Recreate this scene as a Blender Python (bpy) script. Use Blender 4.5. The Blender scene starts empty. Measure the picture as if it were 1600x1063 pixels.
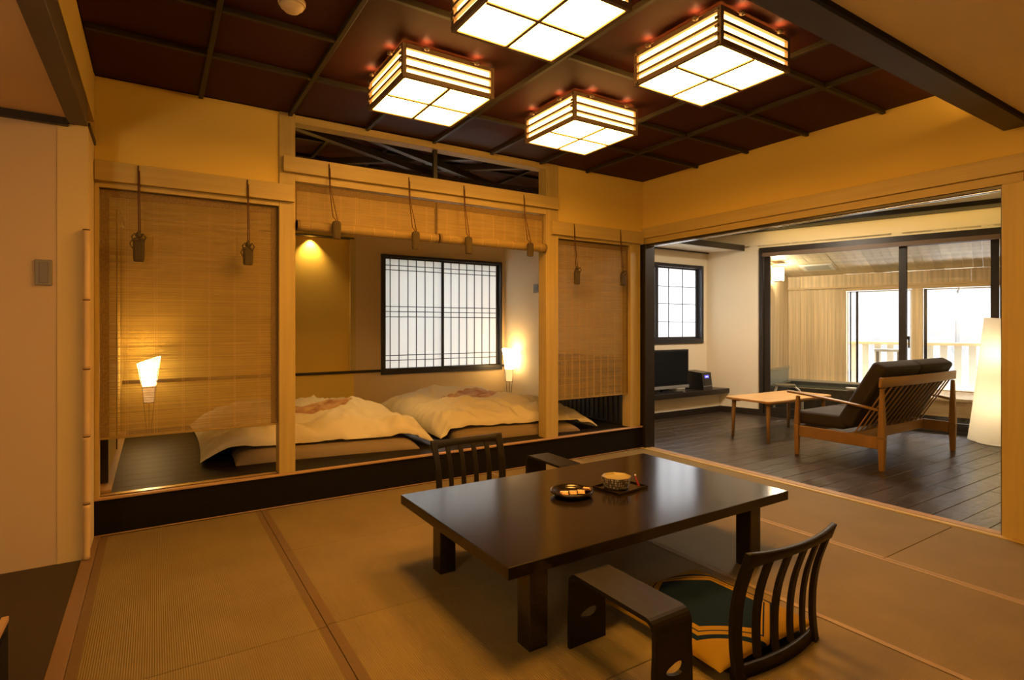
import bpy, bmesh, math, random
from mathutils import Vector, Matrix, noise
random.seed(7)
S = bpy.context.scene
COL = S.collection
PI = math.pi

# ------------------------------------------------------------------ camera, world, exposure
YAW = math.atan2(558.5, 873.0)
cam_d = bpy.data.cameras.new('camera'); cam = bpy.data.objects.new('camera', cam_d); COL.objects.link(cam)
cam.location = (0, 0, 1.25); cam.rotation_euler = (PI/2, 0, -YAW)
cam_d.sensor_width = 36; cam_d.lens = 873.0/1600*36; cam_d.shift_y = -21.5/1600
cam_d.clip_start = 0.02; cam_d.clip_end = 200
S.camera = cam
w = bpy.data.worlds.new('world'); S.world = w; w.use_nodes = True
bg = w.node_tree.nodes['Background']; bg.inputs[0].default_value = (0.94, 0.97, 1.0, 1); bg.inputs[1].default_value = 22.0
S.view_settings.view_transform = 'Standard'; S.view_settings.look = 'None'
S.view_settings.gamma = 1; S.view_settings.use_curve_mapping = False; S.view_settings.exposure = 0.0
S.cycles.max_bounces = 10; S.cycles.diffuse_bounces = 5; S.cycles.transparent_max_bounces = 12
S.cycles.use_denoising = True; S.cycles.sample_clamp_indirect = 4
WARM = (1.0, 0.50, 0.13)
LAMP_E = 36.0         # ceiling lamp paper
BED_E = 16.0          # bedside lamp paper
SPOT_W = 28.0         # downlight over the niche
FLOORLAMP_E = 1.6

# ------------------------------------------------------------------ materials
def mat(name, col, rough=0.6, noise_amt=0.0, nscale=(6, 6, 6), bump=0.0, bscale=None, spec=0.5, col2=None, metal=0, coat=0, detail=4, rough_var=0.0):
    m = bpy.data.materials.new(name); m.use_nodes = True
    nt = m.node_tree; N = nt.nodes; L = nt.links
    p = N['Principled BSDF']
    p.inputs['Roughness'].default_value = rough; p.inputs['Metallic'].default_value = metal
    p.inputs['Specular IOR Level'].default_value = spec; p.inputs['Coat Weight'].default_value = coat
    p.inputs['Base Color'].default_value = (*col, 1)
    if noise_amt or bump or col2:
        tc = N.new('ShaderNodeTexCoord'); mp = N.new('ShaderNodeMapping'); mp.inputs['Scale'].default_value = nscale
        L.new(tc.outputs['Object'], mp.inputs[0])
        nz = N.new('ShaderNodeTexNoise'); nz.inputs['Scale'].default_value = 1; nz.inputs['Detail'].default_value = detail
        L.new(mp.outputs[0], nz.inputs['Vector'])
        c2 = col2 or tuple(c*(1-noise_amt) for c in col)
        r = N.new('ShaderNodeValToRGB'); r.color_ramp.elements[0].position = 0.32; r.color_ramp.elements[1].position = 0.68
        r.color_ramp.elements[0].color = (*c2, 1); r.color_ramp.elements[1].color = (*col, 1)
        L.new(nz.outputs['Fac'], r.inputs[0])
        # each object a slight tone of its own
        oi = N.new('ShaderNodeObjectInfo'); hs = N.new('ShaderNodeHueSaturation')
        mm = N.new('ShaderNodeMapRange'); mm.inputs['To Min'].default_value = 1-noise_amt*0.35; mm.inputs['To Max'].default_value = 1+noise_amt*0.35
        L.new(oi.outputs['Random'], mm.inputs['Value']); L.new(mm.outputs[0], hs.inputs['Value'])
        L.new(r.outputs[0], hs.inputs['Color']); L.new(hs.outputs[0], p.inputs['Base Color'])
        if bump:
            b = N.new('ShaderNodeBump'); b.inputs['Strength'].default_value = bump; b.inputs['Distance'].default_value = 0.01
            if bscale:
                mp2 = N.new('ShaderNodeMapping'); mp2.inputs['Scale'].default_value = bscale; L.new(tc.outputs['Object'], mp2.inputs[0])
                n2 = N.new('ShaderNodeTexNoise'); n2.inputs['Scale'].default_value = 1; n2.inputs['Detail'].default_value = 3
                L.new(mp2.outputs[0], n2.inputs['Vector']); L.new(n2.outputs['Fac'], b.inputs['Height'])
            else: L.new(nz.outputs['Fac'], b.inputs['Height'])
            L.new(b.outputs[0], p.inputs['Normal'])
        if rough_var:
            mr = N.new('ShaderNodeMapRange'); mr.inputs['To Min'].default_value = rough-rough_var; mr.inputs['To Max'].default_value = rough+rough_var
            L.new(nz.outputs['Fac'], mr.inputs['Value']); L.new(mr.outputs[0], p.inputs['Roughness'])
    return m

def emis(name, col, e, base=(0.8, 0.7, 0.5)):
    m = bpy.data.materials.new(name); m.use_nodes = True
    p = m.node_tree.nodes['Principled BSDF']
    p.inputs['Base Color'].default_value = (*base, 1); p.inputs['Roughness'].default_value = 0.8
    p.inputs['Emission Color'].default_value = (*col, 1); p.inputs['Emission Strength'].default_value = e
    return m

def glass_mat(name, tint=(1, 1, 1)):
    m = bpy.data.materials.new(name); m.use_nodes = True
    nt = m.node_tree; N = nt.nodes; L = nt.links; N.clear()
    o = N.new('ShaderNodeOutputMaterial'); mx = N.new('ShaderNodeMixShader'); t = N.new('ShaderNodeBsdfTransparent'); g = N.new('ShaderNodeBsdfGlossy')
    f = N.new('ShaderNodeFresnel'); f.inputs[0].default_value = 1.45; g.inputs['Roughness'].default_value = 0.0
    t.inputs[0].default_value = (*tint, 1)
    L.new(f.outputs[0], mx.inputs[0]); L.new(t.outputs[0], mx.inputs[1]); L.new(g.outputs[0], mx.inputs[2]); L.new(mx.outputs[0], o.inputs[0])
    return m

def paper_mat(name, col, trans, see=0.0):
    m = bpy.data.materials.new(name); m.use_nodes = True
    nt = m.node_tree; N = nt.nodes; L = nt.links; N.clear()
    o = N.new('ShaderNodeOutputMaterial'); mx = N.new('ShaderNodeMixShader'); d = N.new('ShaderNodeBsdfDiffuse'); t = N.new('ShaderNodeBsdfTranslucent')
    d.inputs[0].default_value = (*col, 1); t.inputs[0].default_value = (*col, 1); mx.inputs[0].default_value = trans
    L.new(d.outputs[0], mx.inputs[1]); L.new(t.outputs[0], mx.inputs[2]); L.new(mx.outputs[0], o.inputs[0])
    return m

def tatami_mat():
    m = mat('tatami_weave', (0.245, 0.183, 0.073), 0.68, 0.14, (3, 3, 3), spec=0.22)
    nt = m.node_tree; N = nt.nodes; L = nt.links; p = N['Principled BSDF']
    tc = N.new('ShaderNodeTexCoord')
    wv = N.new('ShaderNodeTexWave'); wv.wave_type = 'BANDS'; wv.bands_direction = 'X'; wv.inputs['Scale'].default_value = 2*PI/20/0.008
    wv.inputs['Distortion'].default_value = 0.12
    L.new(tc.outputs['Object'], wv.inputs['Vector'])
    w2 = N.new('ShaderNodeTexWave'); w2.wave_type = 'BANDS'; w2.bands_direction = 'Y'; w2.inputs['Scale'].default_value = 2*PI/20/0.006
    L.new(tc.outputs['Object'], w2.inputs['Vector'])
    mul = N.new('ShaderNodeMath'); mul.operation = 'MULTIPLY_ADD'; mul.inputs[1].default_value = 0.35
    L.new(w2.outputs['Fac'], mul.inputs[0]); L.new(wv.outputs['Fac'], mul.inputs[2])
    b = N.new('ShaderNodeBump'); b.inputs['Strength'].default_value = 0.45; b.inputs['Distance'].default_value = 0.004
    L.new(mul.outputs[0], b.inputs['Height']); L.new(b.outputs[0], p.inputs['Normal'])
    src = p.inputs['Base Color'].links[0].from_socket
    mx = N.new('ShaderNodeMix'); mx.data_type = 'RGBA'; mx.blend_type = 'MULTIPLY'
    r = N.new('ShaderNodeMapRange'); r.inputs['To Min'].default_value = 0.66; r.inputs['To Max'].default_value = 1.10
    L.new(wv.outputs['Fac'], r.inputs['Value'])
    mx.inputs[0].default_value = 0.6; L.new(src, mx.inputs[6])
    cb = N.new('ShaderNodeCombineColor'); [L.new(r.outputs[0], cb.inputs[i]) for i in range(3)]
    L.new(cb.outputs[0], mx.inputs[7]); L.new(mx.outputs[2], p.inputs['Base Color'])
    return m

def zabuton_mat():
    m = bpy.data.materials.new('hexagon_cushion_cloth'); m.use_nodes = True
    nt = m.node_tree; N = nt.nodes; L = nt.links; p = N['Principled BSDF']; p.inputs['Roughness'].default_value = 0.9; p.inputs['Specular IOR Level'].default_value = 0.1
    tc = N.new('ShaderNodeTexCoord'); sp = N.new('ShaderNodeSeparateXYZ'); L.new(tc.outputs['Object'], sp.inputs[0])
    def M(op, a, b=None, c=None):
        n = N.new('ShaderNodeMath'); n.operation = op
        for i, v in enumerate((a, b, c)):
            if v is None: continue
            if isinstance(v, (int, float)): n.inputs[i].default_value = v
            else: L.new(v, n.inputs[i])
        return n.outputs[0]
    ax = M('ABSOLUTE', sp.outputs['X']); ay = M('ABSOLUTE', sp.outputs['Y'])
    hx = M('MAXIMUM', ax, M('ADD', M('MULTIPLY', ax, 0.5), M('MULTIPLY', ay, 0.78)))
    r = N.new('ShaderNodeValToRGB'); r.color_ramp.interpolation = 'CONSTANT'
    L.new(M('MULTIPLY', hx, 2.0), r.inputs[0])
    Y_ = (0.27, 0.165, 0.012, 1); B_ = (0.004, 0.013, 0.030, 1)
    e = r.color_ramp.elements; e[0].position = 0; e[0].color = B_; e[1].position = 0.36; e[1].color = Y_
    for pos, c in ((0.41, B_), (0.42, Y_), (0.455, B_), (0.50, Y_)):
        q = e.new(pos); q.color = c
    L.new(r.outputs[0], p.inputs['Base Color'])
    return m

def dots_mat():
    m = bpy.data.materials.new('patterned_bowl_glaze'); m.use_nodes = True
    nt = m.node_tree; N = nt.nodes; L = nt.links; p = N['Principled BSDF']; p.inputs['Roughness'].default_value = 0.3
    tc = N.new('ShaderNodeTexCoord'); v = N.new('ShaderNodeTexVoronoi'); v.inputs['Scale'].default_value = 75; v.inputs['Randomness'].default_value = 0.15
    L.new(tc.outputs['Object'], v.inputs['Vector'])
    r = N.new('ShaderNodeValToRGB'); r.color_ramp.elements[0].position = 0.3; r.color_ramp.elements[0].color = (0.6, 0.55, 0.45, 1)
    r.color_ramp.elements[1].position = 0.45; r.color_ramp.elements[1].color = (0.10, 0.09, 0.07, 1)
    L.new(v.outputs['Distance'], r.inputs[0]); L.new(r.outputs[0], p.inputs['Base Color'])
    return m

M_PLASTER = mat('cream_plaster', (0.72, 0.53, 0.13), 0.92, 0.03, (2, 2, 2), 0.05, (60, 60, 60), spec=0.2)
M_PLASTER2 = mat('pale_plaster', (0.78, 0.69, 0.52), 0.92, 0.03, (2, 2, 2), 0.05, (60, 60, 60), spec=0.2)
M_GREYPL = mat('brown_grey_plaster', (0.62, 0.48, 0.28), 0.92, 0.05, (2, 2, 2), 0.05, (60, 60, 60), spec=0.2)
M_WOODX = mat('pale_wood_along_x', (0.50, 0.38, 0.13), 0.5, 0.14, (1.2, 30, 30), 0.03)
M_WOODY = mat('pale_wood_along_y', (0.50, 0.38, 0.13), 0.5, 0.14, (30, 1.2, 30), 0.03)
M_WOODZ = mat('pale_wood_upright', (0.50, 0.38, 0.13), 0.5, 0.14, (30, 30, 1.2), 0.03)
M_DARK = mat('black_brown_lacquer', (0.022, 0.015, 0.010), 0.34, 0.25, (2, 30, 30), 0.02, spec=0.5)
M_DARKZ = mat('black_brown_stain', (0.020, 0.015, 0.011), 0.4, 0.25, (30, 30, 2), 0.02, spec=0.4)
M_TABLE = mat('dark_table_lacquer', (0.014, 0.009, 0.006), 0.16, 0.25, (1.5, 25, 25), 0.0, spec=0.6, rough_var=0.015)
M_DARKMATTE = mat('dark_matte_board', (0.007, 0.0055, 0.004), 0.7, 0.1, (2, 20, 20), spec=0.15)
M_CEIL = mat('dark_red_brown_ceiling', (0.055, 0.015, 0.009), 0.60, 0.12, (2, 2, 2), 0.0, spec=0.12)
M_BATTEN = mat('ceiling_batten_stain', (0.034, 0.026, 0.014), 0.5, 0.1, (3, 3, 3), spec=0.25)
M_LOWCEIL = mat('low_ceiling_cloth', (0.80, 0.70, 0.45), 0.9, 0.05, (3, 3, 3), spec=0.2)
M_BEAM = mat('dark_beam', (0.055, 0.043, 0.034), 0.45, 0.1, (3, 3, 3), spec=0.4)
M_PLAT = mat('dark_platform_board', (0.013, 0.009, 0.006), 0.5, 0.2, (1.5, 20, 20), 0.02, spec=0.14)
M_LFLOOR = mat('dark_hewn_floor', (0.050, 0.034, 0.022), 0.32, 0.3, (3, 14, 14), 0.6, (7, 26, 26), spec=0.5, rough_var=0.08)
M_TATAMI = tatami_mat()
M_HERI = mat('mat_edging_cloth', (0.155, 0.098, 0.045), 0.75, 0.1, (60, 60, 60), spec=0.3)
M_HERI2 = mat('mat_edging_sheen', (0.33, 0.24, 0.12), 0.7, 0.1, (60, 60, 60), spec=0.3)  # edging on the right mats, its sheen put into a paler colour
M_LAMPP = emis('lit_lamp_paper', (1.0, 0.44, 0.070), LAMP_E)
M_LAMPS = emis('lit_lamp_side_paper', (1.0, 0.50, 0.12), LAMP_E*0.38)
M_LAMPW = mat('lamp_frame_wood', (0.16, 0.10, 0.05), 0.5, 0.15, (20, 20, 20))
M_SHOJI = paper_mat('window_paper', (0.74, 0.73, 0.71), 0.55)
M_SHOJI2 = paper_mat('bright_window_paper', (0.95, 0.95, 0.97), 0.78)
M_GLASS = glass_mat('window_glass')
M_FRAME = mat('dark_window_frame', (0.020, 0.020, 0.024), 0.4, spec=0.4)
M_REED = mat('bamboo_reed', (0.36, 0.25, 0.075), 0.65, 0.25, (3, 3, 60))
M_REED2 = mat('bamboo_reed_right', (0.36, 0.25, 0.075), 0.65, 0.25, (3, 3, 60))
M_CLOTHB = mat('blind_edge_cloth', (0.25, 0.165, 0.06), 0.85, 0.35, (90, 90, 90))
M_THREAD = mat('blind_thread', (0.62, 0.42, 0.17), 0.8)
M_TASSEL = mat('olive_tassel', (0.085, 0.060, 0.022), 0.9, 0.3, (200, 200, 12), 0.1)
M_CORD = mat('red_brown_cord', (0.12, 0.045, 0.02), 0.8, 0.3, (150, 150, 150))
M_LINEN = mat('white_linen', (0.64, 0.59, 0.46), 0.9, 0.02, (3, 3, 3), 0.06, (300, 300, 300), spec=0.15)
M_MATT = mat('futon_mattress', (0.24, 0.185, 0.12), 0.9, 0.05, (5, 5, 5), spec=0.1)
M_QUILT = mat('patterned_quilt', (0.52, 0.34, 0.15), 0.85, 0, (11, 11, 11), 0.2, (30, 30, 30), col2=(0.30, 0.12, 0.05), detail=2)
M_CHAIR = mat('dark_chair_wood', (0.013, 0.010, 0.006), 0.5, 0.3, (25, 4, 25), 0.1, spec=0.22)
M_SOFAW = mat('honey_wood', (0.30, 0.165, 0.055), 0.42, 0.2, (12, 12, 3), 0.02)
M_SOFAWX = mat('honey_wood_along_x', (0.38, 0.21, 0.07), 0.42, 0.2, (2, 18, 18), 0.02)
M_TABLEW = mat('honey_table_top', (0.60, 0.34, 0.12), 0.35, 0.15, (2, 20, 20), 0.01)
M_SOFAC = mat('dark_brown_fabric', (0.035, 0.026, 0.019), 0.8, 0.1, (200, 200, 200), 0.1, spec=0.3)
M_BLACK = mat('black_plastic', (0.012, 0.012, 0.013), 0.3, spec=0.5)
M_SILVER = mat('silver_plastic', (0.42, 0.42, 0.42), 0.35, metal=0.6)
M_SCREEN = mat('tv_screen', (0.010, 0.011, 0.013), 0.16, spec=0.5)
M_BLUE = emis('blue_display', (0.12, 0.10, 1.0), 1.4, (0.02, 0.02, 0.1))
M_WHITEL = emis('white_digits', (0.6, 0.6, 1.0), 2.0, (0.1, 0.1, 0.1))
M_PLATE = mat('grey_switch_plate', (0.19, 0.165, 0.11), 0.45)
M_PLATE2 = mat('dark_switch_plate', (0.15, 0.13, 0.10), 0.45)
M_DETECT = mat('cream_plastic', (0.72, 0.58, 0.34), 0.5)
M_BEDP = emis('lit_bedside_paper', (1.0, 0.66, 0.28), BED_E)
M_BEDP2 = emis('dim_bedside_paper', (1.0, 0.55, 0.20), 1.2)
M_WIRE = mat('black_wire', (0.02, 0.015, 0.01), 0.5)
M_AKARI = emis('lit_floor_lamp_paper', (1.0, 0.80, 0.48), FLOORLAMP_E)
M_CYP = mat('cypress_board', (0.80, 0.62, 0.36), 0.55, 0.34, (22, 22, 1.0), 0.02)
M_CYPC = mat('cypress_ceiling_board', (0.80, 0.68, 0.44), 0.6, 0.40, (4, 4, 4), 0.0)
M_CYPH = mat('cypress_board_lying', (0.62, 0.44, 0.22), 0.5, 0.25, (3, 3, 30), 0.02)
M_STONE = mat('black_bath_stone', (0.05, 0.055, 0.05), 0.22, 0.3, (20, 20, 20))
M_TILE = mat('grey_green_bath_tile', (0.32, 0.38, 0.38), 0.3, 0.1, (8, 8, 8))
M_WATER = mat('bath_water', (0.10, 0.13, 0.10), 0.08, spec=0.6)
M_WHITE = mat('white_plastic', (0.8, 0.8, 0.78), 0.4)
M_VENT = mat('white_vent', (0.72, 0.70, 0.62), 0.5)
M_RAIL = mat('white_balcony_rail', (0.42, 0.39, 0.30), 0.6)
M_HILL = mat('misty_hillside', (0.080, 0.080, 0.078), 1.0, 0, (0.9, 0.9, 0.9), col2=(0.056, 0.055, 0.054), spec=0.0, detail=8)
M_GRASS = mat('outside_ground', (0.09, 0.095, 0.07), 1.0, 0.2, (1, 1, 1), spec=0.0)
M_BOWLIN = mat('cream_bowl_inside', (0.30, 0.25, 0.10), 0.35)
M_SWEET = mat('orange_wrapper', (0.75, 0.36, 0.12), 0.5, 0, (90, 90, 90), col2=(0.80, 0.62, 0.38))
M_RED = mat('red_cord', (0.45, 0.02, 0.03), 0.6)
M_BAMBOO = mat('pale_bamboo', (0.62, 0.44, 0.20), 0.45, 0.1, (20, 20, 3))
M_ALU = mat('aluminium_track', (0.75, 0.76, 0.78), 0.25, metal=0.9)
M_RSLAT = mat('dark_blue_slat', (0.020, 0.022, 0.026), 0.5)
M_EDGE = mat('pale_edge_strip', (0.42, 0.26, 0.12), 0.45, 0.1, (2, 20, 20))
M_BRASS = mat('bright_threshold', (0.36, 0.24, 0.10), 0.22, spec=0.7)

# ------------------------------------------------------------------ builders
class MB:
    def __init__(s, M=None): s.v = []; s.f = []; s.M = M or Matrix.Identity(4); s.smooth = set()
    def add(s, vs, fs, smooth=False):
        n = len(s.v); s.v += [s.M @ Vector(p) for p in vs]
        for f in fs:
            if smooth: s.smooth.add(len(s.f))
            s.f.append(tuple(i+n for i in f))
        return s
    def box(s, x0, y0, z0, x1, y1, z1):
        if x0 > x1: x0, x1 = x1, x0
        if y0 > y1: y0, y1 = y1, y0
        if z0 > z1: z0, z1 = z1, z0
        vs = [(x0,y0,z0),(x1,y0,z0),(x1,y1,z0),(x0,y1,z0),(x0,y0,z1),(x1,y0,z1),(x1,y1,z1),(x0,y1,z1)]
        return s.add(vs, [(0,3,2,1),(4,5,6,7),(0,1,5,4),(1,2,6,5),(2,3,7,6),(3,0,4,7)])
    def prism(s, pts, z0, z1, axis='z'):
        n = len(pts)
        def P(a, b, c): return {'z': (a, b, c), 'y': (a, c, b), 'x': (c, a, b)}[axis]
        vs = [P(a, b, z0) for a, b in pts] + [P(a, b, z1) for a, b in pts]
        fs = [tuple(range(n))[::-1], tuple(range(n, 2*n))] + [(i, (i+1) % n, n+(i+1) % n, n+i) for i in range(n)]
        return s.add(vs, fs)
    def beam(s, a, b, w, h, up=(0, 0, 1), w2=None, h2=None):
        a = Vector(a); b = Vector(b); d = (b-a).normalized(); u = Vector(up)
        r = d.cross(u)
        if r.length < 1e-5: r = d.cross(Vector((1, 0, 0)))
        r.normalize(); u = r.cross(d).normalized(); vs = []
        for p, ww, hh in ((a, w, h), (b, w2 or w, h2 or h)):
            for sx, sy in ((-1, -1), (1, -1), (1, 1), (-1, 1)): vs.append(p + r*sx*ww/2 + u*sy*hh/2)
        return s.add(vs, [(0,3,2,1),(4,5,6,7),(0,1,5,4),(1,2,6,5),(2,3,7,6),(3,0,4,7)])
    def tube(s, pts, r, n=8, rs=None):
        pts = [Vector(p) for p in pts]; vs = []; fs = []; prev = None
        for i, p in enumerate(pts):
            d = (pts[min(i+1, len(pts)-1)] - pts[max(i-1, 0)]).normalized()
            if prev is None:
                prev = d.cross(Vector((0, 0, 1)));
                if prev.length < 1e-3: prev = d.cross(Vector((1, 0, 0)))
            prev = (prev - d*prev.dot(d)).normalized(); q = d.cross(prev); rr = rs[i] if rs else r
            for k in range(n): vs.append(p + (prev*math.cos(2*PI*k/n) + q*math.sin(2*PI*k/n))*rr)
        for i in range(len(pts)-1):
            for k in range(n): fs.append((i*n+k, i*n+(k+1) % n, (i+1)*n+(k+1) % n, (i+1)*n+k))
        s.add(vs, fs, True); m = len(s.v)-len(vs)
        s.f += [tuple(m+k for k in range(n))[::-1], tuple(m+(len(pts)-1)*n+k for k in range(n))]
        return s
    def lathe(s, prof, c=(0, 0, 0), n=28, caps=True, smooth=True, ph=0):
        vs = []; fs = []
        for r, z in prof:
            for k in range(n): vs.append((c[0]+r*math.cos(2*PI*k/n+ph), c[1]+r*math.sin(2*PI*k/n+ph), c[2]+z))
        for i in range(len(prof)-1):
            for k in range(n): fs.append((i*n+k, i*n+(k+1) % n, (i+1)*n+(k+1) % n, (i+1)*n+k))
        s.add(vs, fs, smooth)
        if caps:
            m = len(s.v)-len(vs); s.f += [tuple(m+k for k in range(n))[::-1], tuple(m+(len(prof)-1)*n+k for k in range(n))]
        return s
    def loft(s, rings, smooth=True):
        n = len(rings[0]); vs = [p for r in rings for p in r]; fs = []
        for i in range(len(rings)-1):
            for k in range(n): fs.append((i*n+k, i*n+(k+1) % n, (i+1)*n+(k+1) % n, (i+1)*n+k))
        s.add(vs, fs, smooth); m = len(s.v)-len(vs)
        s.f += [tuple(m+k for k in range(n))[::-1], tuple(m+(len(rings)-1)*n+k for k in range(n))]
        return s

def wm(o):
    M = o.matrix_basis.copy()
    while o.parent: o = o.parent; M = o.matrix_basis @ M
    return M

def obj(name, mb, m, parent=None, bevel=0, seg=1, smooth=False, mats=None, recenter=True, extra_mod=None):
    vs = mb.v
    me = bpy.data.meshes.new(name)
    loc = Vector((0, 0, 0))
    if parent is not None:
        inv = wm(parent).inverted(); vs = [inv @ v for v in vs]
    if recenter:
        xs = [v.x for v in vs]; ys = [v.y for v in vs]; zs = [v.z for v in vs]
        loc = Vector(((min(xs)+max(xs))/2, (min(ys)+max(ys))/2, min(zs)))
    me.from_pydata([tuple(v-loc) for v in vs], [], mb.f)
    if len(mb.f) < 60000:
        bm = bmesh.new(); bm.from_mesh(me); bmesh.ops.recalc_face_normals(bm, faces=bm.faces); bm.to_mesh(me); bm.free()
    if m: me.materials.append(m)
    for q in (mats or []): me.materials.append(q)
    for i, p in enumerate(me.polygons): p.use_smooth = smooth or (i in mb.smooth)
    o = bpy.data.objects.new(name, me); COL.objects.link(o); o.location = loc
    if parent is not None: o.parent = parent
    if bevel:
        b = o.modifiers.new('bevel', 'BEVEL'); b.width = bevel; b.segments = seg; b.limit_method = 'ANGLE'; b.angle_limit = 0.7
    return o
def thing(name, label, cat, loc=(0, 0, 0), rz=0, group=None):
    o = bpy.data.objects.new(name, None); COL.objects.link(o); o.location = loc; o.rotation_euler = (0, 0, rz)
    o.empty_display_size = 0.1
    return tag(o, label, cat, group)
def tag(o, label, cat, group=None):
    o['label'] = label; o['category'] = cat
    if group: o['group'] = group
    return o
def struct(o): o['kind'] = 'structure'; return o
def sobj(name, mb, m, **k): return struct(obj(name, mb, m, **k))
def stuff(o): o['kind'] = 'stuff'; return o
def kids(o): return [c for c in bpy.data.objects if c.parent == o]
def copy_tree(o, parent=None):
    c = o.copy(); COL.objects.link(c); c.parent = parent
    for ch in kids(o): copy_tree(ch, c)
    return c
def B(x0, y0, z0, x1, y1, z1, M=None): return MB(M).box(x0, y0, z0, x1, y1, z1)

# frame of the slanted wall between living room and bath: t along it, b outwards
P0 = Vector((7.003, 5.26, 0)); AW = Vector((0.287, -0.958, 0)).normalized(); AN = Vector((0.958, 0.287, 0)).normalized()
MA = Matrix(((AW.x, AN.x, 0, P0.x), (AW.y, AN.y, 0, P0.y), (0, 0, 1, 0), (0, 0, 0, 1)))

# ================================================================== STRUCTURE
ZC = 2.74
# --- tatami floor
fl = sobj('floor', B(-0.33, -1.6, -0.12, 4.25, 4.12, -0.02), M_DARKMATTE)
def mat_piece(x0, y0, x1, y1, bands):
    g = 0.0018
    o = obj('tatami_mat', B(x0+g, y0+g, -0.02, x1-g, y1-g, 0.0), M_TATAMI, fl, bevel=0.0015)
    for (a0, b0, a1, b1, mm) in bands: obj('mat_edging', B(a0, b0, -0.001, a1, b1, 0.0015), mm, o)
for y0, y1 in ((2.37, 4.10), (0.57, 2.37), (-1.6, 0.57)):
    mat_piece(-0.272, y0, 0.605, y1, [(0.572, y0+.002, 0.603, y1-.002, M_HERI), (-0.270, y0+.002, -0.235, y1-.002, M_HERI)])
for y0, y1 in ((3.285, 4.10), (2.385, 3.285), (1.485, 2.385), (0.585, 1.485), (-0.6, 0.585), (-1.6, -0.6)):
    mat_piece(0.605, y0, 2.405, y1, [(0.607, y0+.002, 0.645, y1-.002, M_HERI)])
for y0, y1 in ((2.37, 4.10), (0.57, 2.37), (-1.6, 0.57)):
    mat_piece(2.405, y0, 3.305, y1, [(2.407, y0+.002, 2.435, y1-.002, M_HERI2), (3.278, y0+.002, 3.303, y1-.002, M_HERI2)])
for y0, y1 in ((3.25, 4.10), (1.455, 3.25), (-0.345, 1.455), (-1.6, -0.345)):
    mat_piece(3.305, y0, 4.20, y1, [(3.307, y0+.002, 3.33, y1-.002, M_HERI2)])
sobj('trim_1', B(-0.33, -1.6, -0.02, -0.272, 4.12, 0.004), mat('brown_mat_frame', (0.20, 0.12, 0.06), 0.5, 0.1, (20, 2, 20)), bevel=0.002)
sl = sobj('trim_2', B(4.20, -1.6, -0.02, 4.245, 4.12, 0.006), M_WOODY, bevel=0.002)
obj('sill_rail', B(4.247, 1.235, -0.02, 4.262, 4.08, 0.008), M_EDGE, sl); obj('sill_rail', B(4.266, 1.235, -0.02, 4.33, 4.08, 0.004), M_EDGE, sl)
sobj('floor.001', B(-1.8, -1.6, -0.1, -0.331, 3.76, -0.001), mat('dark_alcove_floor', (0.030, 0.019, 0.010), 0.45, 0.15, (20, 2, 20)))

# --- raised platform of the bedroom
pf = sobj('floor.002', B(-0.30, 4.14, 0.0, 4.12, 6.80, 0.20), M_DARKMATTE)
for k in range(16):
    y0 = 4.15+k*0.1655
    obj('platform_board', B(-0.298, y0+.0006, 0.20, 4.118, y0+0.1649, 0.228), M_PLAT, pf, bevel=0.0008)
sobj('trim_3', B(-0.302, 4.118, 0.0, 4.225, 4.139, 0.212), M_DARKMATTE)                 # riser
sobj('trim_4', B(-0.302, 4.108, 0.213, 4.225, 4.149, 0.226), M_EDGE, bevel=0.002)       # light nosing
sobj('trim_5', B(-0.302, 4.112, 0.0, 4.225, 4.118, 0.006), M_EDGE)
sobj('trim_6', B(-0.28, 4.151, 0.2285, 0.72, 4.20, 0.2305), M_BRASS)
# --- living room floor of dark hewn planks
lf = sobj('floor.003', B(4.27, 0.7, -0.12, 8.3, 5.55, -0.03), M_DARKMATTE)
yy = 0.72; k = 0
while yy < 5.45:
    cuts = [4.335]; x = 4.335 + (0.9 if k % 2 else 1.7) + random.uniform(-.1, .1)
    while x < 8.0: cuts.append(x); x += 1.8
    cuts.append(8.28)
    for a, b in zip(cuts[:-1], cuts[1:]):
        dz = random.uniform(-0.0012, 0.0)
        obj('floor_plank', B(a+.0015, yy+.0015, -0.03, b-.0015, yy+0.1485, dz), M_LFLOOR, lf, bevel=0.002)
    yy += 0.15; k += 1

# --- back wall (upper parts) with posts and rails
sobj('wall_back', B(-0.30, 4.135, 2.10, 0.735, 4.23, ZC), M_PLASTER)
sobj('wall_back.001', B(3.10, 4.135, 2.10, 4.25, 4.23, ZC), M_PLASTER)
sobj('trim_7', B(0.725, 4.12, 0.226, 0.832, 4.24, ZC), M_WOODZ, bevel=0.003)     # left post
sobj('trim_8', B(3.005, 4.12, 0.226, 3.145, 4.24, ZC), M_WOODZ, bevel=0.003)     # right post
sobj('trim_9', B(4.062, 4.12, 0.226, 4.20, 4.24, 2.10), M_WOODZ, bevel=0.003)    # corner post
sobj('trim_10', B(-0.30, 4.12, 0.226, -0.278, 4.20, 2.10), M_WOODZ)
sobj('trim_11', B(0.832, 4.125, 2.682, 3.005, 4.235, 2.735), M_WOODX, bevel=0.002) # transom head
def rail(n, x0, x1, z0, z1):
    r = sobj('trim_%d' % n, B(x0, 4.085, z0, x1, 4.119, z1), M_WOODX, bevel=0.002); return r
r1 = rail(12, -0.298, 0.822, 2.115, 2.232); obj('lower_rail', B(-0.278, 4.121, 2.082, 0.725, 4.23, 2.114), M_WOODX, r1)
r2 = rail(13, 0.748, 3.125, 2.322, 2.430); obj('lower_rail', B(0.832, 4.121, 2.270, 3.005, 4.23, 2.42), M_WOODX, r2)
r3 = rail(14, 3.06, 4.215, 2.092, 2.212); obj('lower_rail', B(3.145, 4.121, 2.066, 4.062, 4.23, 2.10), M_WOODX, r3)
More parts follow.
